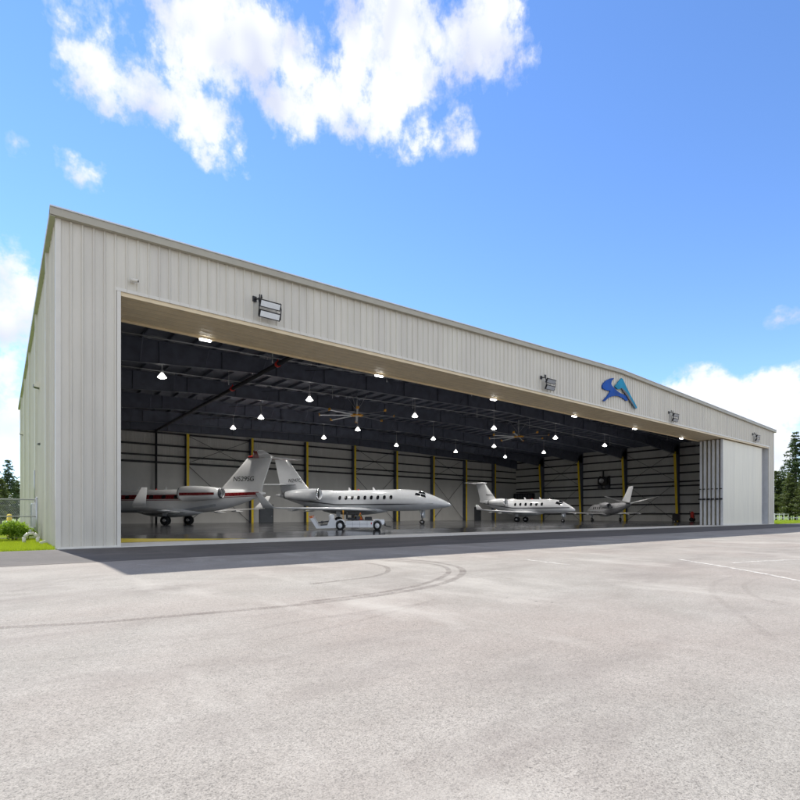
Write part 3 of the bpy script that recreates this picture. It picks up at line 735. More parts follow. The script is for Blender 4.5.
def text_mesh(body, size):
    cu = bpy.data.curves.new('t', 'FONT'); cu.body = body; cu.size = size; cu.extrude = .006; cu.align_x = 'CENTER'; cu.align_y = 'CENTER'; cu.shear = .15
    o = bpy.data.objects.new('t', cu); COL.objects.link(o); dg = bpy.context.evaluated_depsgraph_get(); dg.update()
    me = bpy.data.meshes.new_from_object(o.evaluated_get(dg)); bpy.data.objects.remove(o); return me
def reg(body, size, x, z, y, sg, mat, parent, slope=0):
    me = text_mesh(body, size); o = bpy.data.objects.new('registration_mark', me); COL.objects.link(o); o.parent = parent; me.materials.clear(); me.materials.append(mat)
    # reads from the side sg (+1 = seen from +y side, -1 = from -y side)
    if sg < 0: o.rotation_euler = (PI/2, 0, 0)
    else: o.rotation_euler = (PI/2, 0, PI)
    o.location = (x, y, z)
def remap(P, kx, ky, fz):
    q = dict(P)
    q['fus'] = [(x*kx, fz(zc), ry*fz.k, rz*fz.k) for x, zc, ry, rz in P['fus']]
    q['bands'] = [(x0*kx, x1*kx, (lambda x, f=z0: fz(f(x/kx))), (lambda x, f=z1: fz(f(x/kx))), m, o) for x0,x1,z0,z1,m,o in P['bands']]
    if P.get('belly'):
        b0 = P['belly']; q['belly'] = (b0[0]*kx, b0[1]*kx, lambda x: fz(b0[2](x/kx)), lambda x: fz(b0[3](x/kx)))
    q['wz'] = fz(P['wz']); q['win0'] = P['win0']*kx; q['winsp'] = P['winsp']*kx; q['door'] = P['door']*kx
    q['cockpit'] = [[(x*kx, t) for x, t in c] for c in P['cockpit']]
    for k in ('wing', 'stab'): q[k] = [(y*ky if y > 1 else y, x*kx, fz(z), c*kx, t) for y, x, z, c, t in P[k]]
    q['fin'] = [(fz(z), x*kx, c*kx, t) for z, x, c, t in P['fin']]
    a = P['fairing']; q['fairing'] = (a[0]*kx, a[1]*kx, fz(a[2]), a[3]*.95, a[4])
    if P.get('bullet'): q['bullet'] = (P['bullet'][0]*kx, fz(P['bullet'][1]))
    e = P['eng']; q['eng'] = (e[0]*kx, e[1]*fz.k, fz(e[2]), e[3]*kx, e[4]*fz.k)
    q['gz'] = fz(P['gz']); q['gy'] = P['gy']*ky; q['ng'] = P['ng']*kx; q['ant'] = tuple(x*kx for x in P['ant'])
    q['reg'] = [(t, s_*kx, x*kx, fz(z), y, m) for t, s_, x, z, y, m in P['reg']]
    return q
class ZMap:
    def __init__(s, c0, c1, k, z0, za, zb): s.c0, s.c1, s.k, s.z0, s.za, s.zb = c0, c1, k, z0, za, zb
    def __call__(s, z):
        b0 = (s.z0-s.c0)*s.k+s.c1
        return (z-s.c0)*s.k+s.c1 if z <= s.z0 else b0+(z-s.z0)*(s.zb-b0)/(s.za-s.z0)
def aircraft(P):
    r, d = P['at']; h = P['head']; hw = Vector((RX*h[0]+DX*h[1], RY*h[0]+DY*h[1]))
    t = empty('business_jet', W(r, d, FZ), math.atan2(hw.y, hw.x), label=P['label'], cat='aircraft', group='business jets parked in the hangar')
    f = Fus(P['fus']); body = f.mesh().build('fuselage', P['mat'], t)
    if P.get('belly'):
        for sg in (1,-1): f.band(P['belly'][0], P['belly'][1], P['belly'][2], P['belly'][3], sg, .006).build('belly_panel', P['bellymat'], body)
    for (x0,x1,z0,z1,mt,off) in P.get('bands', []):
        for sg in (1,-1): f.band(x0,x1,z0,z1,sg,off).build('stripe', mt, body)
    wz = P['wz']
    for i in range(P['nwin']):
        for sg in (1,-1): f.disc(P['win0']+i*P['winsp'], wz, P['wa'], P['wb'], sg, .022).build('cabin_window', M['glass'], body)
    for q in P['cockpit']:
        for sg in (1,-1): f.quad(q, sg).build('cockpit_window', M['glass'], body)
    # door outline
    dx = P['door']
    for sg in (1,):
        m = MB(); z0, z1 = wz-1.15, wz+.5
        for (xa,xb_,za,zb) in ((dx,dx+.03,z0,z1),(dx+.8,dx+.83,z0,z1)): 
            q = f.band(xa,xb_,za,zb,sg,.02,2); m.add(q.v,q.f)
        m.build('door_seam', M['darkgrey'], body)
    for sg in (1,-1):
        w = wing(P['wing'], sg).build('wing', P.get('wingmat', P['mat']), t)
        y,xl,z,c,_ = P['wing'][-1]
        if P.get('winglet'):
            hgt = P['winglet']; rings = []
            for k,(u,cc) in enumerate(((0,c),(.25,c*.85),(1,c*.38))):
                rings.append([(xl-(u*hgt*.95)+a, sg*(y+.10+u*hgt*.28+hh*1.0), z+u*hgt) for a,hh in airfoil(cc,.08)])
            MB().loft(rings, True, True).build('winglet', P.get('winglet_mat', P['mat']), w)
        # flap track fairings
        y0,xl0,z0,c0,_ = P['wing'][0]; y2,xl2,z2,c2,_ = P['wing'][-1]
        for u in (.35,.6):
            yy = y0+(y2-y0)*u; xx = (xl0-c0)+((xl2-c2)-(xl0-c0))*u; zz = z0+(z2-z0)*u
            m = MB(); m.lathe((xx+1.0, sg*yy, zz-.10),(-1,0,-.03),[(0,.02),(.3,.08),(.9,.09),(1.5,.02)],8,True); m.build('flap_fairing', P.get('wingmat',P['mat']), w)
        m = MB(); m.tube((xl2-.1, sg*(y2+.02), z2),(xl2-.35, sg*(y2+.05), z2),.04,.05,8); m.build('nav_light', M['lens'], w)
    # belly fairing
    bf = P['fairing']; m = MB(); m.lathe((bf[0],0,bf[2]),(1,0,0),[(u*(bf[1]-bf[0]), bf[3]*math.sin(PI*min(max(u,.02),.98))**.5) for u in [i/14 for i in range(15)]],24,True,bf[4]); m.build('wing_fairing', P.get('wingmat',P['mat']), t)
    fn = finm(P['fin']).build('tail_fin', P.get('finmat', P['mat']), t)
    for sg in (1,-1): wing(P['stab'], sg).build('tailplane', P.get('stabmat', P['mat']), fn)
    if P.get('stabpaint'):
        y0,xl0,z0,c0,_ = P['stab'][0]; y1_,xl1,z1_,c1,_ = P['stab'][-1]
        for sg in (1,-1):
            m = wing([(y0,xl0+.03,z0,c0*.55,.24),(y1_,xl1+.03,z1_,c1*.55,.24)], sg); m.build('tailplane_stripe', P['stabpaint'], fn)
    if P.get('bullet'):
        bl = P['bullet']; m = MB(); m.lathe((bl[0],0,bl[1]),(-1,0,0),[(0,.02),(.2,.12),(.6,.17),(1.6,.16),(2.3,.08),(2.6,.01)],12,True); m.build('tail_bullet', P.get('stabpaint', P['mat']), fn)
    for sg in (1,-1):
        nx, ny, nz, nl, nr = P['eng']
        m = MB(); m.lathe((nx,sg*ny,nz),(-1,0,0),[(.25,nr*.72),(.0,nr*.80),(-.06,nr*.88),(.02,nr*.96),(.25,nr*1.02),(nl*.35,nr*1.05),(nl*.7,nr*.9),(nl,nr*.62),(nl-.02,nr*.56),(nl-.5,nr*.55)],28)
        e = m.build('engine', P.get('engmat', P['mat']), t)
        m = MB(); m.lathe((nx,sg*ny,nz),(-1,0,0),[(.26,nr*.715),(.26,nr*.25),(.10,.02)],28); m.build('fan', M['black'], e)
        m = MB(); m.lathe((nx+.0,sg*ny,nz),(-1,0,0),[(.05,nr*.785),(-.065,nr*.87),(-.07,nr*.90),(.03,nr*.968),(.10,nr*.995)],28); m.build('intake_lip', M['chrome'], e)
        m = MB(); m.lathe((nx,sg*ny,nz),(-1,0,0),[(nl-.4,nr*.54),(nl-.4,.05),(nl+.05,.02)],24); m.lathe((nx,sg*ny,nz),(-1,0,0),[(nl-.16,nr*.70),(nl+.03,nr*.625),(nl+.03,nr*.57),(nl-.2,nr*.55)],24); m.build('exhaust', M['darkgrey'], e)
        m = MB(); m.hexa([(nx-nl*.25,sg*(ny-nr*.8),nz-.1),(nx-nl*.85,sg*(ny-nr*.6),nz-.1),(nx-nl*.85,sg*.5,nz-.25),(nx-nl*.2,sg*.5,nz-.25),(nx-nl*.25,sg*(ny-nr*.8),nz+.12),(nx-nl*.85,sg*(ny-nr*.6),nz+.12),(nx-nl*.85,sg*.5,nz-.0),(nx-nl*.2,sg*.5,nz-.0)])
        m.build('pylon', P['mat'], e)
        if P.get('engband'):
            m = MB(); n_ = 16; vs = []; fs = []
            for i in range(n_+1):
                u = .28+(nl-.8)*i/n_
                rr = nr*(1.03 if u < nl*.5 else 1.03-.3*((u-nl*.5)/(nl*.5)))+.03
                for k in (-.28,-.1,.08): vs.append((nx-u, sg*(ny+rr*math.cos(k)), nz+rr*math.sin(k)))
                if i:
                    for k in range(2): a = (i-1)*3+k; fs.append((a,a+1,a+4,a+3))
            m.add(vs, fs, True); m.build('engine_stripe', P['engband'], e)
    gz = P['gz']; gy = P['gy']
    wheelset(t, 0, gy, gz, P['wr'], .22, P['twin'], False, M['chrome'])
    wheelset(t, 0, -gy, gz, P['wr'], .22, P['twin'], False, M['chrome'])
    wheelset(t, P['ng'], 0, gz+.15, P['wr']*.62, .16, True, True, M['chrome'])
    # antennas
    m = MB()
    for xx in P['ant']:
        q = f.p(xx, PI/2); m.hexa([(xx,-.015,q.z-.02),(xx-.3,-.015,q.z-.02),(xx-.3,.015,q.z-.02),(xx,.015,q.z-.02),(xx-.22,-.008,q.z+.3),(xx-.36,-.008,q.z+.3),(xx-.36,.008,q.z+.3),(xx-.22,.008,q.z+.3)])
    m.build('antenna', M['white'], body)
    q = f.p(P['ant'][0]+.9, PI/2); m = MB(); m.lathe((P['ant'][0]+.9,0,q.z-.01),(0,0,1),[(0,.09),(.06,.09),(.12,.05),(.14,.0)],10); m.build('beacon', M['redpaint'], body)
    for (tx, sz, x, z, y, mt) in P['reg']:
        reg(tx, sz, x, z, y, 1, mt, fn); reg(tx, sz, x, z, -y, -1, mt, fn)
    return t
a1 = R_(14)
aircraft(remap(dict(at=(-23.0,52.6), head=(-math.cos(a1), math.sin(a1)), label='white jet with maroon window stripe and winglets at the left of the hangar', mat=M['white'],
  fus=[(-11.9,3.75,.06,.07),(-11.0,3.68,.30,.32),(-9.2,3.48,.66,.70),(-6.8,3.22,1.0,1.04),(-4.5,3.06,1.18,1.22),(-2,3.0,1.24,1.27),(9.5,3.0,1.24,1.27),(11.8,2.95,1.16,1.18),(13.4,2.80,.93,.92),(14.7,2.6,.58,.56),(15.4,2.48,.25,.26),(15.6,2.45,.03,.03)],
  bands=[(-11.2,12.6,lambda x: 3.18+max(0,-x-2)*.045, lambda x: min(3.66,3.2+(12.6-x)*1.5)+max(0,-x-2)*.025,M['red'],.012),(-11.0,13.2,lambda x: 3.05+max(0,-x-2)*.045, lambda x: 3.11+max(0,-x-2)*.045,M['red'],.011)],
  belly=(-6,12.5,lambda x: 1.80+max(0,-x-1)*.12,lambda x: 2.05+max(0,-x-1)*.12), bellymat=M['silver'],
  wz=3.42, nwin=6, win0=-.8, winsp=1.75, wa=.26, wb=.19, cockpit=[[(11.9,28),(12.75,22),(12.6,50),(11.9,48)],[(12.0,52),(12.65,53),(12.3,84),(11.95,84)]], door=9.2,
  wing=[(0.6,4.6,1.75,6.6,.11),(3.2,2.4,1.88,4.6,.11),(11.6,-3.6,2.25,1.75,.10)], winglet=1.55,
  fairing=(-3.4,5.6,1.85,.62,2.0), fin=[(3.7,-4.6,6.9,.07),(4.5,-6.3,5.3,.09),(7.55,-9.5,3.3,.10),(7.75,-9.7,3.0,.08)],
  stab=[(.05,-10.3,7.68,2.7,.10),(4.9,-13.2,7.78,1.2,.09)], stabpaint=M['red'], bullet=(-9.6,7.72),
  eng=(-2.3,2.02,3.72,5.4,.76), engband=M['red'], gz=1.9, gy=2.15, wr=.46, twin=True, ng=13.0, ant=(2.0,6.0),
  reg=[('N529SG',.80,-9.2,5.3,.24,M['black'])]), .84, .84, ZMap(3.0, 2.45, .95, 4.3, 7.75, 6.80)))
h2 = Vector((.94,-.34)).normalized()
aircraft(remap(dict(at=(-6.0,58.0), head=(h2.x,h2.y), label='silver-grey long jet with nose to the right, parked behind the white tow tug', mat=M['silver'],
  fus=[(-9.9,3.72,.05,.06),(-9.0,3.66,.26,.28),(-7.2,3.45,.62,.66),(-5.0,3.18,.98,1.02),(-2.8,3.0,1.18,1.2),(-.8,2.92,1.25,1.25),(6.6,2.92,1.25,1.25),(8.6,2.88,1.16,1.17),(10.1,2.72,.92,.90),(11.5,2.50,.56,.52),(12.4,2.36,.24,.22),(12.65,2.33,.02,.02)],
  bands=[(-8.5,10.8,lambda x: 2.35+max(0,-x-1)*.12+.03*max(0,x-6), lambda x: 2.50+max(0,-x-1)*.12-.01*max(0,x-6),M['darkgrey'],.012)],
  wz=3.22, nwin=9, win0=-.4, winsp=.80, wa=.17, wb=.22, cockpit=[[(8.75,30),(9.35,28),(9.3,46),(8.8,46)],[(9.42,27),(10.0,26),(9.85,46),(9.4,46)],[(9.1,50),(9.9,52),(9.55,84),(9.15,84)]], door=7.4,
  wing=[(0.6,4.2,1.72,6.6,.11),(3.2,2.0,1.85,4.4,.11),(9.8,-3.2,1.95,1.4,.10)], winglet=1.5,
  fairing=(-3.2,5.2,1.80,.60,2.0), fin=[(3.75,-3.6,5.4,.06),(4.35,-5.2,4.0,.09),(7.6,-8.35,1.75,.10),(7.72,-8.6,1.3,.08)],
  stab=[(.05,-6.9,4.85,2.4,.09),(3.9,-9.1,4.70,1.0,.09)],
  eng=(-2.7,1.95,3.62,4.6,.70), gz=1.85, gy=2.2, wr=.40, twin=True, ng=9.3, ant=(.5,3.6), belly=None,
  reg=[('N247CJ',.62,-7.0,5.25,.20,M['darkgrey'])]), .96, 1.0, ZMap(2.9, 2.62, .95, 4.2, 7.72, 7.95)))
h3 = Vector((.75,-.66)).normalized()
aircraft(remap(dict(at=(23.5-7.95*h3.x,68.2-7.95*h3.y), head=(h3.x,h3.y), label='pale T-tailed jet with dark waistline, third jet from the left', mat=M['pearl'],
  fus=[(-9.0,3.15,.05,.06),(-8.2,3.08,.26,.28),(-6.4,2.85,.58,.62),(-4.2,2.55,.90,.94),(-2,2.36,1.06,1.08),(5.6,2.30,1.08,1.10),(7.3,2.22,.98,.99),(8.6,2.02,.74,.70),(9.6,1.82,.42,.38),(10.1,1.72,.18,.17),(10.2,1.70,.02,.02)],
  bands=[(-8,9.4,lambda x: 1.98+max(0,-x-1)*.12, lambda x: 2.14+max(0,-x-1)*.115,M['darkgrey'],.012)],
  wz=2.62, nwin=6, win0=-.6, winsp=1.05, wa=.17, wb=.22, cockpit=[[(7.1,26),(8.2,18),(8.15,44),(7.2,48)],[(7.6,50),(8.35,52),(8.0,84),(7.45,84)]], door=5.6,
  wing=[(0.6,3.6,1.25,5.0,.11),(2.8,2.0,1.35,3.6,.11),(9.4,-2.0,1.75,1.3,.10)], winglet=.7,
  fairing=(-3.0,4.4,1.35,.55,1.9), fin=[(2.9,-4.0,5.0,.06),(3.6,-5.4,3.6,.09),(6.15,-7.8,2.0,.10),(6.25,-7.9,1.8,.08)],
  stab=[(.05,-7.9,6.2,1.9,.09),(3.5,-9.4,6.2,.9,.09)], bullet=(-7.4,6.22),
  eng=(-2.1,1.72,3.0,3.6,.58), gz=1.35, gy=1.6, wr=.36, twin=True, ng=8.0, ant=(1,4), belly=None,
  reg=[('N604QS',.5,-6.6,4.3,.16,M['darkgrey'])]), .78, .82, ZMap(2.3, 2.2, .92, 3.4, 6.2, 5.8)))
aircraft(dict(at=(30.6,75.5), head=(0.0,1.0), label='small grey jet with upswept white tailplane seen from behind, rightmost of the jets', mat=M['charcoal'],
  fus=[(-8.2,2.45,.05,.05),(-7.4,2.38,.20,.22),(-5.6,2.18,.48,.5),(-3.6,1.95,.72,.75),(-1.5,1.82,.82,.84),(3.8,1.80,.82,.84),(5.2,1.70,.70,.68),(6.4,1.52,.42,.38),(6.9,1.45,.16,.16),(7.0,1.44,.02,.02)],
  bands=[(-7,6.2,lambda x: 1.62+max(0,-x-1)*.1, lambda x: 1.70+max(0,-x-1)*.1,M['silver'],.012)],
  wz=2.05, nwin=5, win0=-.4, winsp=.8, wa=.16, wb=.19, cockpit=[[(4.8,28),(5.7,20),(5.65,44),(4.9,48)],[(5.2,50),(5.8,52),(5.5,84),(5.1,84)]], door=3.6,
  wing=[(0.5,1.8,1.12,2.6,.12),(7.6,.8,1.40,1.1,.10)], wingmat=M['pearl'],
  fairing=(-1.6,2.6,1.12,.36,1.9), fin=[(2.3,-4.0,3.6,.07),(2.9,-5.4,2.5,.09),(4.7,-7.4,1.4,.10),(4.8,-7.5,1.2,.08)], finmat=M['pearl'],
  stab=[(.05,-6.9,2.55,1.5,.10),(3.5,-8.0,3.45,.8,.09)], stabmat=M['white'],
  eng=(-2.0,1.35,2.35,2.4,.42), gz=1.1, gy=2.1, wr=.30, twin=False, ng=5.4, ant=(.5,2.5), belly=None, reg=[]))

# ------------------------------------------------------------------ tow tug
tp = W(-3.62, 35.9, .205); rw = Vector((RX, RY))
tug = empty('tow_tug', tp, math.atan2(RY, RX)+R_(3), label='low white towbarless aircraft tug with open driver area in front of the silver jet', cat='tow tug')
b = MB()
b.poly([(-.2,-.80,.20),(2.05,-.80,.20),(2.05,-.80,.66),(1.2,-.80,.70),(-.2,-.80,.66)], 1.6, (0,1,0))
b.build('chassis', M['tugwhite'], tug)
b = MB(); b.bbox(-.15,1.98,-.62,.62,.72,.75,.01); b.build('deck', M['black'], tug)
def fender(cx, r0, r1, y0, y1, a0, a1, mat, nm):
    m = MB(); n = 12; rings = []
    for i in range(n+1):
        a = a0+(a1-a0)*i/n; c, s_ = math.cos(a), math.sin(a)
        rings.append([(cx+r0*c,y0,.34+r0*s_),(cx+r1*c,y0,.34+r1*s_),(cx+r1*c,y1,.34+r1*s_),(cx+r0*c,y1,.34+r0*s_)])
    return m.loft(rings, True).build(nm, mat, tug)
for cx in (-.68, 2.38):
    fender(cx, .40, .47, -.86, .86, R_(5), R_(172), M['tugwhite'], 'fender')
    for sg in (-1, 1):
        y = sg*.70-.13
        b = MB(); b.lathe((cx,y,.33),(0,1,0),[(0,.19),(0,.30),(.04,.335),(.22,.335),(.26,.30),(.26,.19)],24); wl = b.build('wheel', M['rubber'], tug)
        b = MB(); b.lathe((cx,y+.005,.33),(0,1,0),[(-.02,.0),(-.02,.07),(.03,.09),(.0,.185),(.25,.185),(.22,.09),(.27,.07),(.27,0)],20); b.build('rim', M['tugwhite'], wl)
b = MB(); b.bbox(2.02,2.98,-.55,.55,.42,.78,.06); b.build('nose_cover', M['tugwhite'], tug)
b = MB(); b.bbox(2.98,3.1,-.45,.45,.30,.5,.02); b.beam((3.1,0,.3),(3.6,0,.2),.08,.06); b.build('hitch', M['black'], tug)
b = MB(); b.bbox(-.05,.55,-.5,.0,.752,.92,.04); b.build('seat', M['black'], tug)
b = MB(); b.bbox(-.20,-.06,-.5,.0,.80,1.30,.04); b.build('backrest', M['black'], tug)
b = MB(); b.tube((1.25,-.25,.75),(1.02,-.25,1.12),.03); b.build('steering_column', M['black'], tug)
b = MB(); ring = [Vector((1.0+.10*math.sin(k*PI/8),-.25+.2*math.cos(k*PI/8),1.13+.16*math.sin(k*PI/8))) for k in range(17)]; b.path(ring,.018,6); b.build('steering_wheel', M['black'], tug)
b = MB(); b.bbox(1.35,1.95,-.55,.55,.752,.98,.05); b.build('battery_box', M['black'], tug)
# nose-wheel cradle with raised side arms
for sg in (-1,1):
    b = MB(); y0 = sg*.72
    b.poly([(-1.02,y0-.06,.16),(-1.02,y0-.06,.62),(-1.35,y0-.06,.86),(-1.52,y0-.06,.80),(-1.72,y0-.06,.36),(-2.45,y0-.06,.30),(-3.02,y0-.06,1.05),(-3.22,y0-.06,1.0),(-2.62,y0-.06,.12)], .12, (0,1,0)); b.build('cradle_arm', M['tugwhite'], tug)
    b = MB(); b.poly([(-3.0,y0-.07,1.06),(-3.23,y0-.07,1.01),(-3.12,y0-.07,.86),(-2.90,y0-.07,.90)], .14, (0,1,0)); b.build('arm_tip', M['orange'], tug)
b = MB(); b.bbox(-2.3,-1.6,-.5,.5,.20,.42,.03); b.tube((-2.2,-.5,.58),(-2.2,.5,.58),.10); b.tube((-1.5,-.62,.66),(-2.5,-.4,.55),.05); b.build('winch', M['darkgrey'], tug)
b = MB(); b.lathe((-1.42,-.35,.84),(0,0,1),[(0,.22),(.12,.26),(.26,.22),(.32,.10),(.33,0)],16); b.build('winch_cover', M['tugwhite'], tug)
b = MB(); b.beam((-2.9,-.66,.95),(-2.9,.66,.95),.08,.08,(0,0,1)); b.build('cross_bar', M['tugwhite'], tug)
b = MB(); b.tube((-.5,.55,.80),(-.5,.55,1.34),.025); b.lathe((-.5,.55,1.34),(0,0,1),[(0,.07),(.10,.07),(.14,.0)],12); b.build('beacon', M['fanorange'], tug)
for sg in (-.38,.38):
    b = MB(); b.lathe((2.982,sg,.62),(1,0,0),[(0,.0),(0,.07),(.025,.065),(.03,.0)],14); b.build('headlight', M['lens'], tug)
b = MB(); b.box(-.1,1.7,-.806,-.8005,.43,.445)
for xs_ in (.35,.95,1.55): b.box(xs_,xs_+.012,-.806,-.8005,.23,.64)
b.build('panel_seam', M['darkgrey'], tug)
b = MB(); b.bbox(.62,.95,.05,.45,.752,1.02,.03); b.build('control_console', M['darkgrey'], tug)
b = MB(); b.box(1.86,1.98,-.812,-.802,.42,.56); b.build('side_decal', M['redpaint'], tug)
tug.scale = (.84,.84,.95)
cn = empty('traffic_cone', tp+Vector((DX*.25, DY*.25, .755*.95))+Vector((RX*.80,RY*.80,0)), label='small orange cone standing on the deck of the tow tug', cat='cone')
b = MB(); b.bbox(-.18,.18,-.18,.18,.0,.04,.01); b.build('base', M['redpaint'], cn)
b = MB(); b.lathe((0,0,.04),(0,0,1),[(0,.14),(.20,.10),(.201,.102),(.30,.08),(.46,.03),(.46,.0)],16); b.build('body', M['orange'], cn)
b = MB(); b.lathe((0,0,.04),(0,0,1),[(.20,.108),(.32,.078)],16); b.build('collar', M['yellow'], cn)

# ------------------------------------------------------------------ left side: fence, shrubs, bollard
fence = empty('chain_link_fence', (0, 8.6, 0), label='galvanised chain-link fence running out from the left side wall', cat='fence')
for i, x in enumerate((-.22, -3.2, -6.2, -9.2, -12.2)):
    b = MB(); b.tube((x,0,0),(x,0,2.12),.05 if i == 0 else .035,None,10); b.lathe((x,0,2.12),(0,0,1),[(0,.055),(.05,.04),(.07,0)],10); b.build('post', M['galv'], fence)
b = MB(); b.tube((-12.2,0,2.05),(-.22,0,2.05),.032,.032,8); b.tube((-12.2,0,1.2),(-.22,0,1.2),.028,.028,8); b.tube((-12.2,0,.12),(-.22,0,.12),.022,.022,8); b.build('rail', M['galv'], fence)
b = MB(); sp = .085; x0, x1, z1 = -9.2, -.25, 2.02
k = x0-z1
while k < x1:
    for sl in (1, -1):
        # wire from z=.1 upward with slope +-1 clipped to the panel
        xa = k if sl > 0 else k+z1; 
        p = [(xa, .1), (xa+sl*(z1-.1), z1)]
        (ax,az),(bx,bz) = p
        if ax > bx: ax,az,bx,bz = bx,bz,ax,az
        if bx < x0 or ax > x1: continue
        if ax < x0: az += (bz-az)*(x0-ax)/(bx-ax); ax = x0
        if bx > x1: bz = az+(bz-az)*(x1-ax)/(bx-ax); bx = x1
        b.tube((ax,sl*.004,az),(bx,sl*.004,bz),.0028,.0028,3,False,False)
    k += sp
b.build('wire_mesh', M['galv'], fence)
bo = empty('bollard', (-1.30, 11.2, -.01), label='stubby yellow bollard behind the chain-link fence beside the left wall', cat='bollard')
b = MB(); b.tube((0,0,0),(0,0,1.25),.11,.11,16); b.lathe((0,0,1.25),(0,0,1),[(0,.11),(.06,.08),(.09,0)],16); b.build('post', M['yellow'], bo)
b = MB(); b.lathe((0,0,.85),(0,0,1),[(0,.112),(0,.117),(.12,.117),(.12,.112)],16); b.build('band', M['white'], bo)
ub = empty('backflow_valve', (-.62, 4.8, -.01), label='white insulated pipe loop on the grass by the left wall', cat='valve'); ub.scale = (.7,.7,.75)
b = MB(); b.path([(-.35,0,0),(-.32,0,.42),(-.12,0,.62),(.18,0,.62),(.36,0,.42),(.38,0,0)],.10,12); b.build('pipe_loop', M['trim'], ub)
b = MB(); b.tube((0,-.02,.6),(0,-.02,.80),.03); b.lathe((0,-.02,.80),(0,0,1),[(0,.0),(0,.10),(.03,.10),(.03,0)],12); b.build('hand_wheel', M['galv'], ub)
ac = empty('electrical_box', (-.06, 11.0, 1.1), label='tall grey electrical cabinet fixed to the left side wall behind the fence', cat='electrical box')
b = MB(); b.bbox(-.30,.0,-.35,.35,-.5,.8,.02); b.build('case', M['galv'], ac)
b = MB(); b.box(-.325,-.302,-.31,.31,-.45,.74); b.build('door', M['darkgrey'], ac)
b = MB(); b.tube((-.15,0,-.5),(-.15,0,-1.1),.05); b.tube((-.15,.15,.8),(-.15,.15,2.6),.035); b.build('conduit', M['galv'], ac)

def leafcloud(n, fn, size, seed, flat=.0):
    rnd = random.Random(seed); m = MB()
    for _ in range(n):
        c, nrm = fn(rnd); s_ = size*(.6+.8*rnd.random())
        u = Vector((rnd.uniform(-1,1),rnd.uniform(-1,1),rnd.uniform(-1,1)*(1-flat))).normalized(); v = u.cross(Vector((rnd.uniform(-1,1),rnd.uniform(-1,1),rnd.uniform(-1,1)))).normalized()
        m.add([c-u*s_, c-v*s_*.35, c+u*s_, c+v*s_*.35], [(0,1,2,3)])
    return m
def bush(x, y, r, h, label, seed):
    t = empty('shrub', (x,y,-.01), label=label, cat='shrub', group='shrubs beside the left wall')
    rnd0 = random.Random(seed); lobes = [(rnd0.uniform(-.5,.5)*r, rnd0.uniform(-.5,.5)*r, rnd0.uniform(.35,.75)*h, rnd0.uniform(.35,.55)*r) for _ in range(9)]
    def fn(rd):
        l = rd.choice(lobes); a = rd.uniform(0,2*PI); e = rd.uniform(-.6,1); k = rd.uniform(.6,1.1)
        ce = math.sqrt(1-min(1,e*e)); p = Vector((l[0]+l[3]*k*ce*math.cos(a), l[1]+l[3]*k*ce*math.sin(a), max(.03, l[2]+l[3]*k*e*.8))); return p, None
    leafcloud(4200, fn, .055, seed).build('foliage', M['bush'], t)
    b = MB()
    for l in lobes[:5]: b.tube((l[0]*.2,l[1]*.2,0),(l[0],l[1],l[2]),.02,.008,5)
    b.build('stem', M['bark'], t)
bush(-1.15, 7.3, .75, 1.0, 'rounded green shrub in front of the chain-link fence, nearest the hangar wall', 3)
bush(-.62, 8.05, .5, .85, 'small green shrub touching the chain-link fence post at the hangar wall', 8)
bush(-2.3, 7.1, .85, 1.05, 'rounded green shrub in front of the chain-link fence, second from the hangar wall', 4)
bush(-3.7, 7.2, .9, 1.1, 'rounded green shrub in front of the chain-link fence, third from the hangar wall', 5)
# grass blades beside the wall
rnd = random.Random(11); m = MB()
def blades(m, n, xr, yr, hh, w):
    for _ in range(n):
        x, y = rnd.uniform(*xr), rnd.uniform(*yr); a = rnd.uniform(0,2*PI); h_ = hh*rnd.uniform(.5,1.3)
        dx, dy = math.cos(a)*w, math.sin(a)*w; lx, ly = rnd.uniform(-.5,.5)*h_, rnd.uniform(-.5,.5)*h_
        m.add([(x-dx,y-dy,-.012),(x+dx,y+dy,-.012),(x+lx,y+ly,h_)], [(0,1,2)])
blades(m, 38000, (-4.2,-.08), (-.30,8.5), .12, .007)
blades(m, 12000, (-4.2,-.10), (8.5,26), .11, .012)
blades(m, 16000, (80.95,96), (-.3,3.5), .11, .018)
blades(m, 14000, (84,135), (2.5,14), .14, .03)
m.build('grass', M['blade'], kind='stuff', label='bright green mown grass beside the hangar')

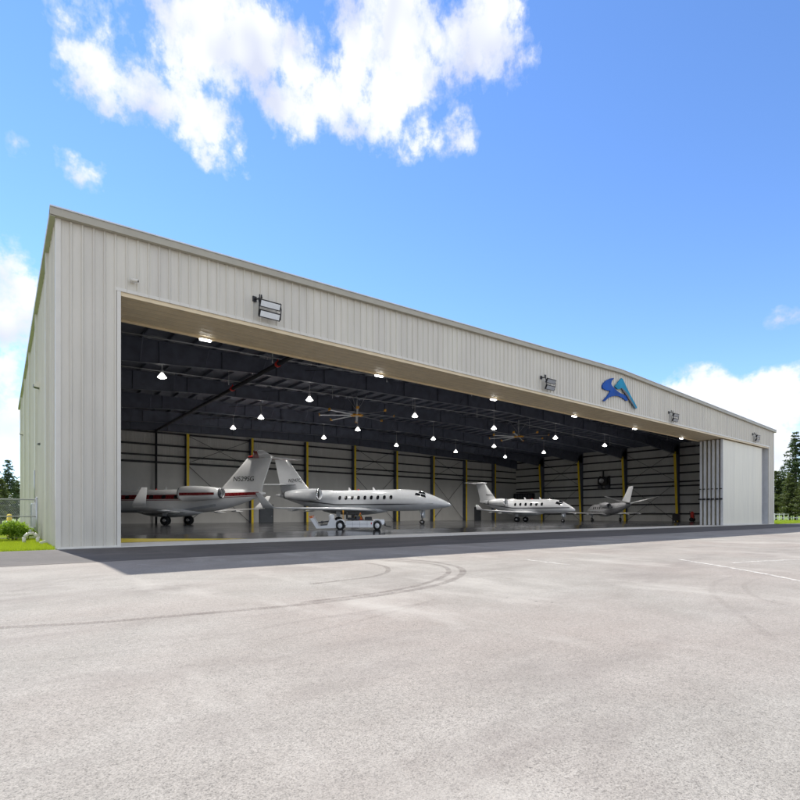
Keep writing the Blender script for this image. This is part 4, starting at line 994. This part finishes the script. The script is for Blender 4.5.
# ------------------------------------------------------------------ trees
def conifer(H, seed, mat, spread=.2, size=.22, dens=1.0):
    rnd = random.Random(seed)
    t = empty('pine_tree', (0,0,0), cat='tree', group='pine trees beyond the hangar')
    b = MB(); pts = [(0,0,0)]
    for i in range(1,7): pts.append((rnd.uniform(-.1,.1),rnd.uniform(-.1,.1),H*i/6*.97))
    for i in range(6): b.tube(pts[i], pts[i+1], .017*H*(1-i/6.3), .017*H*(1-(i+1)/6.3), 8)
    lv = MB(); z = H*.10
    while z < H*.98:
        u = z/H; rad = H*spread*(1-u)**.75*(1.0 if u > .2 else .75)*rnd.uniform(.75,1.2)+.25
        nb = rnd.randint(4,6); a0 = rnd.uniform(0,2*PI)
        for k in range(nb):
            if rnd.random() < .12: continue
            a = a0+2*PI*k/nb+rnd.uniform(-.3,.3); ln = rad*rnd.uniform(.65,1.15); up = rnd.uniform(-.15,.28)
            e = Vector((math.cos(a)*ln, math.sin(a)*ln, z+ln*up)); s0 = Vector((0,0,z))
            b.tube(s0, e, .03*(1-u)+.012, .008, 4)
            nl = int(ln*26*dens)
            for _ in range(nl):
                q = rnd.uniform(.15,1.05); c = s0.lerp(e, q)+Vector((rnd.gauss(0,1),rnd.gauss(0,1),rnd.gauss(0,.6)))*(.10+.13*ln*(1-q*.7))
                uu = Vector((rnd.uniform(-1,1),rnd.uniform(-1,1),rnd.uniform(-.8,.3))).normalized(); vv = uu.cross(Vector((rnd.uniform(-1,1),rnd.uniform(-1,1),rnd.uniform(-1,1)))).normalized()
                s_ = size*rnd.uniform(.6,1.4)
                lv.add([c-uu*s_, c-vv*s_*.28, c+uu*s_, c+vv*s_*.28], [(0,1,2,3)])
        z += H*.028*rnd.uniform(.8,1.3)
    b.build('trunk', M['bark'], t); lv.build('crown', mat, t)
    return t
tA = conifer(18, 1, M['pine'], .20, .30); tB = conifer(11, 2, M['pine2'], .27, .24, 1.2); tC = conifer(14, 3, M['pine'], .23, .26)
spots = []
def tr(src, px, d, H0, H, lab):
    spots.append((src, px, d, H/H0, lab))
tr(tB, 776, 118, 11, 11.5, 'lowest olive-green pine, right against the hangar\'s right corner')
tr(tC, 783, 128, 14, 13.5, 'dark pine just right of the hangar, between the lowest olive pine and the tallest')
tr(tA, 796, 116, 18, 20.5, 'tallest dark pine with ragged open branches, right of the hangar')
tr(tB, 790, 112, 11, 10.5, 'bushy olive pine in front of the tallest pine at the right')
tr(tC, 808, 122, 14, 15, 'dark pine at the right edge of the view')
tr(tB, 804, 109, 11, 9.5, 'short olive pine at the right edge of the view, nearest the white fence')
tr(tA, 822, 125, 18, 18, 'tall pine farther along past the right edge')
tr(tB, 769, 132, 11, 10, 'short olive pine partly behind the hangar\'s right corner')
tr(tC, 8, 76, 14, 9.5, 'dark pine beyond the chain-link fence at the left, taller one')
tr(tB, 17, 84, 11, 7.0, 'low bushy pine against the hangar\'s left wall in the distance')
tr(tB, 1, 66, 11, 6.0, 'low bushy pine at the left edge beyond the fence')
tr(tA, -14, 80, 18, 13, 'tall pine just past the left edge')
tr(tB, -8, 60, 11, 5.5, 'small bushy pine just past the left edge')
used = set()
for (src, px, d, sc, lab) in spots:
    o = copy_tree(src) if src.name in used else src; used.add(src.name)
    o.location = W((px-400)/F*d, d, -.01); o.scale = (sc*.95+.05, sc*.95+.05, sc); o.rotation_euler.z = random.uniform(0,6); o['label'] = lab
# white rail fence at the right
rf = empty('rail_fence', (82.5, 12.0, 0), label='white two-rail fence across the grass right of the hangar', cat='fence')
for i in range(34):
    b = MB(); b.bbox(i*3-.07,i*3+.07,-.07,.07,0,1.5,.02); b.build('post', M['postwhite'], rf)
b = MB(); 
for z in (.55, 1.35): b.box(.0,99,-.03,.03,z-.08,z+.08)
b.build('rail', M['postwhite'], rf)
# far tree belt behind everything, reads as one mass
rnd = random.Random(5); m = MB()
for (xa, ya, xb_, yb) in ((-120,150,-20,170),(90,60,330,95)):
    for _ in range(16000):
        u = rnd.random(); x = xa+(xb_-xa)*u; y = ya+(yb-ya)*u+rnd.uniform(-5,5)
        hmax = 7.5+1.8*math.sin(x*.21)+1.3*math.sin(x*.53+1)+.8*math.sin(x*1.3)
        z = hmax*(rnd.random()**.7); c = Vector((x,y,z)); s_ = rnd.uniform(.3,.65)
        uu = Vector((rnd.uniform(-1,1),rnd.uniform(-1,1),rnd.uniform(-1,1))).normalized(); vv = uu.cross(Vector((rnd.uniform(-1,1),rnd.uniform(-1,1),rnd.uniform(-1,1)))).normalized()
        m.add([c-uu*s_, c-vv*s_*.6, c+uu*s_, c+vv*s_*.6], [(0,1,2,3)])
m.build('woodland', M['pine2'], kind='stuff', label='distant dark green woodland edge beyond the grass')

# ------------------------------------------------------------------ sky, sun, camera
w = bpy.data.worlds.new('World'); S.world = w; w.use_nodes = True; nt = w.node_tree
bg = nt.nodes['Background']; sky = nt.nodes.new('ShaderNodeTexSky'); sky.sky_type = 'NISHITA'; sky.sun_disc = False
sdir = Vector((-.72*1.0, 10.35, 0)).normalized(); EL = R_(50.5)
sky.sun_elevation = EL; sky.sun_rotation = math.atan2(sdir.x, sdir.y); sky.air_density = .85; sky.dust_density = 0; sky.ozone_density = 2.0
tc = nt.nodes.new('ShaderNodeTexCoord'); sep = nt.nodes.new('ShaderNodeSeparateXYZ')
nv = nt.nodes.new('ShaderNodeVectorMath'); nv.operation = 'NORMALIZE'; nt.links.new(tc.outputs['Generated'], nv.inputs[0]); nt.links.new(nv.outputs[0], sep.inputs[0])
az = math_(nt, 'ARCTAN2', sep.outputs[0], sep.outputs[1]); el = math_(nt, 'ARCSINE', sep.outputs[2])
def azel(px, py):
    v = Vector((RX*(px-400)/F+DX, RY*(px-400)/F+DY, (514.4-py)/F)); v.normalize(); return math.atan2(v.x, v.y), math.asin(v.z)
wn = nt.nodes.new('ShaderNodeCombineXYZ'); nt.links.new(az, wn.inputs[0]); nt.links.new(el, wn.inputs[1])
n1 = noise(nt, wn.outputs[0], 8.5, 6, .62); n2 = noise(nt, wn.outputs[0], 2.3, 1, .5)
field = None
blobs = [(240,48,150,90,1.0),(395,52,132,92,1.0),(130,92,80,44,.75),(215,120,48,50,.9),(440,122,46,42,.9),
         (22,152,30,24,.42),(80,165,44,34,.30),(6,318,48,80,1),(5,430,50,50,.6),
         (784,320,52,18,.9),(704,392,46,32,.85),(775,404,84,38,1),(770,450,140,45,.9)]
for (x, y, a, b_, amp) in blobs:
    u0, v0 = azel(x, y); ua, _ = azel(x+a*.7, y); ub, _ = azel(x-a*.7, y); _, va = azel(x, y-b_*.7); _, vb = azel(x, y+b_*.7)
    ra = abs(ua-ub)/1.4; rb = abs(va-vb)/1.4
    vs_ = nt.nodes.new('ShaderNodeVectorMath'); vs_.operation = 'SUBTRACT'; nt.links.new(wn.outputs[0], vs_.inputs[0]); vs_.inputs[1].default_value = (u0, v0, 0)
    vm = nt.nodes.new('ShaderNodeVectorMath'); vm.operation = 'MULTIPLY'; nt.links.new(vs_.outputs[0], vm.inputs[0]); vm.inputs[1].default_value = (1/ra, 1/rb, 0)
    vd = nt.nodes.new('ShaderNodeVectorMath'); vd.operation = 'DOT_PRODUCT'; nt.links.new(vm.outputs[0], vd.inputs[0]); nt.links.new(vm.outputs[0], vd.inputs[1])
    q = math_(nt, 'MULTIPLY_ADD', vd.outputs['Value'], -1.0, amp)
    field = q if field is None else math_(nt, 'MAXIMUM', field, q)
# dense unseen clouds added outside the view to whiten the fill light
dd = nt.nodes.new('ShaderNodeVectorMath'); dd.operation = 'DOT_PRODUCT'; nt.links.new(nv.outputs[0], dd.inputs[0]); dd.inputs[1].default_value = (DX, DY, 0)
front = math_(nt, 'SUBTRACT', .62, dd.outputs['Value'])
fill_clouds = math_(nt, 'ADD', math_(nt, 'MULTIPLY', front, 6.0), -.8)
field = math_(nt, 'MAXIMUM', field, math_(nt, 'MINIMUM', math_(nt, 'SUBTRACT', math_(nt, 'MULTIPLY', n2, 3.4), .95), fill_clouds))
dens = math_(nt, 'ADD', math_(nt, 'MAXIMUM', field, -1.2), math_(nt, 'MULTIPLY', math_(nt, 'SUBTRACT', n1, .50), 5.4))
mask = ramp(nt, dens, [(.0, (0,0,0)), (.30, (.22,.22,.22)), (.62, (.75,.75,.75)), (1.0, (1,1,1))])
cloudc = ramp(nt, noise(nt, wn.outputs[0], 8, 2, .6), [(.36, (4.3,4.6,5.6)), (.50, (5.6,5.8,6.2)), (.62, (6.7,6.7,6.7))])
hz = nt.nodes.new('ShaderNodeHueSaturation'); hz.inputs['Saturation'].default_value = 1.12; hz.inputs['Value'].default_value = 1.48; nt.links.new(sky.outputs[0], hz.inputs['Color'])
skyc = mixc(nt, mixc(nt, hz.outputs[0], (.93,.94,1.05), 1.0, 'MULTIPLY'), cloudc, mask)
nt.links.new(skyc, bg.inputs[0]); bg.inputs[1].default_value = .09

sun = bpy.data.lights.new('sun', 'SUN'); sun.energy = 3.7; sun.angle = R_(.53); sun.color = (1,.955,.88)
so = bpy.data.objects.new('sun', sun); COL.objects.link(so)
sv = Vector((sdir.x*math.cos(EL), sdir.y*math.cos(EL), math.sin(EL))); so.rotation_euler = sv.to_track_quat('Z', 'Y').to_euler(); so.location = (0,60,60)

cam = bpy.data.cameras.new('camera'); co = bpy.data.objects.new('camera', cam); COL.objects.link(co); S.camera = co
co.location = (CX, CY, CZ); co.rotation_euler = (PI/2, 0, -TH)
cam.sensor_fit = 'HORIZONTAL'; cam.sensor_width = 36; cam.lens = 36*F/800; cam.shift_y = (514.4-400)/800; cam.clip_end = 4000; cam.clip_start = .05
S.view_settings.view_transform = 'Standard'; S.view_settings.look = 'None'; S.view_settings.gamma = 1; S.view_settings.exposure = .95
S.cycles.max_bounces = 8; S.cycles.diffuse_bounces = 4; S.cycles.glossy_bounces = 3; S.cycles.transparent_max_bounces = 8
S.render.resolution_x = 1024; S.render.resolution_y = 1024
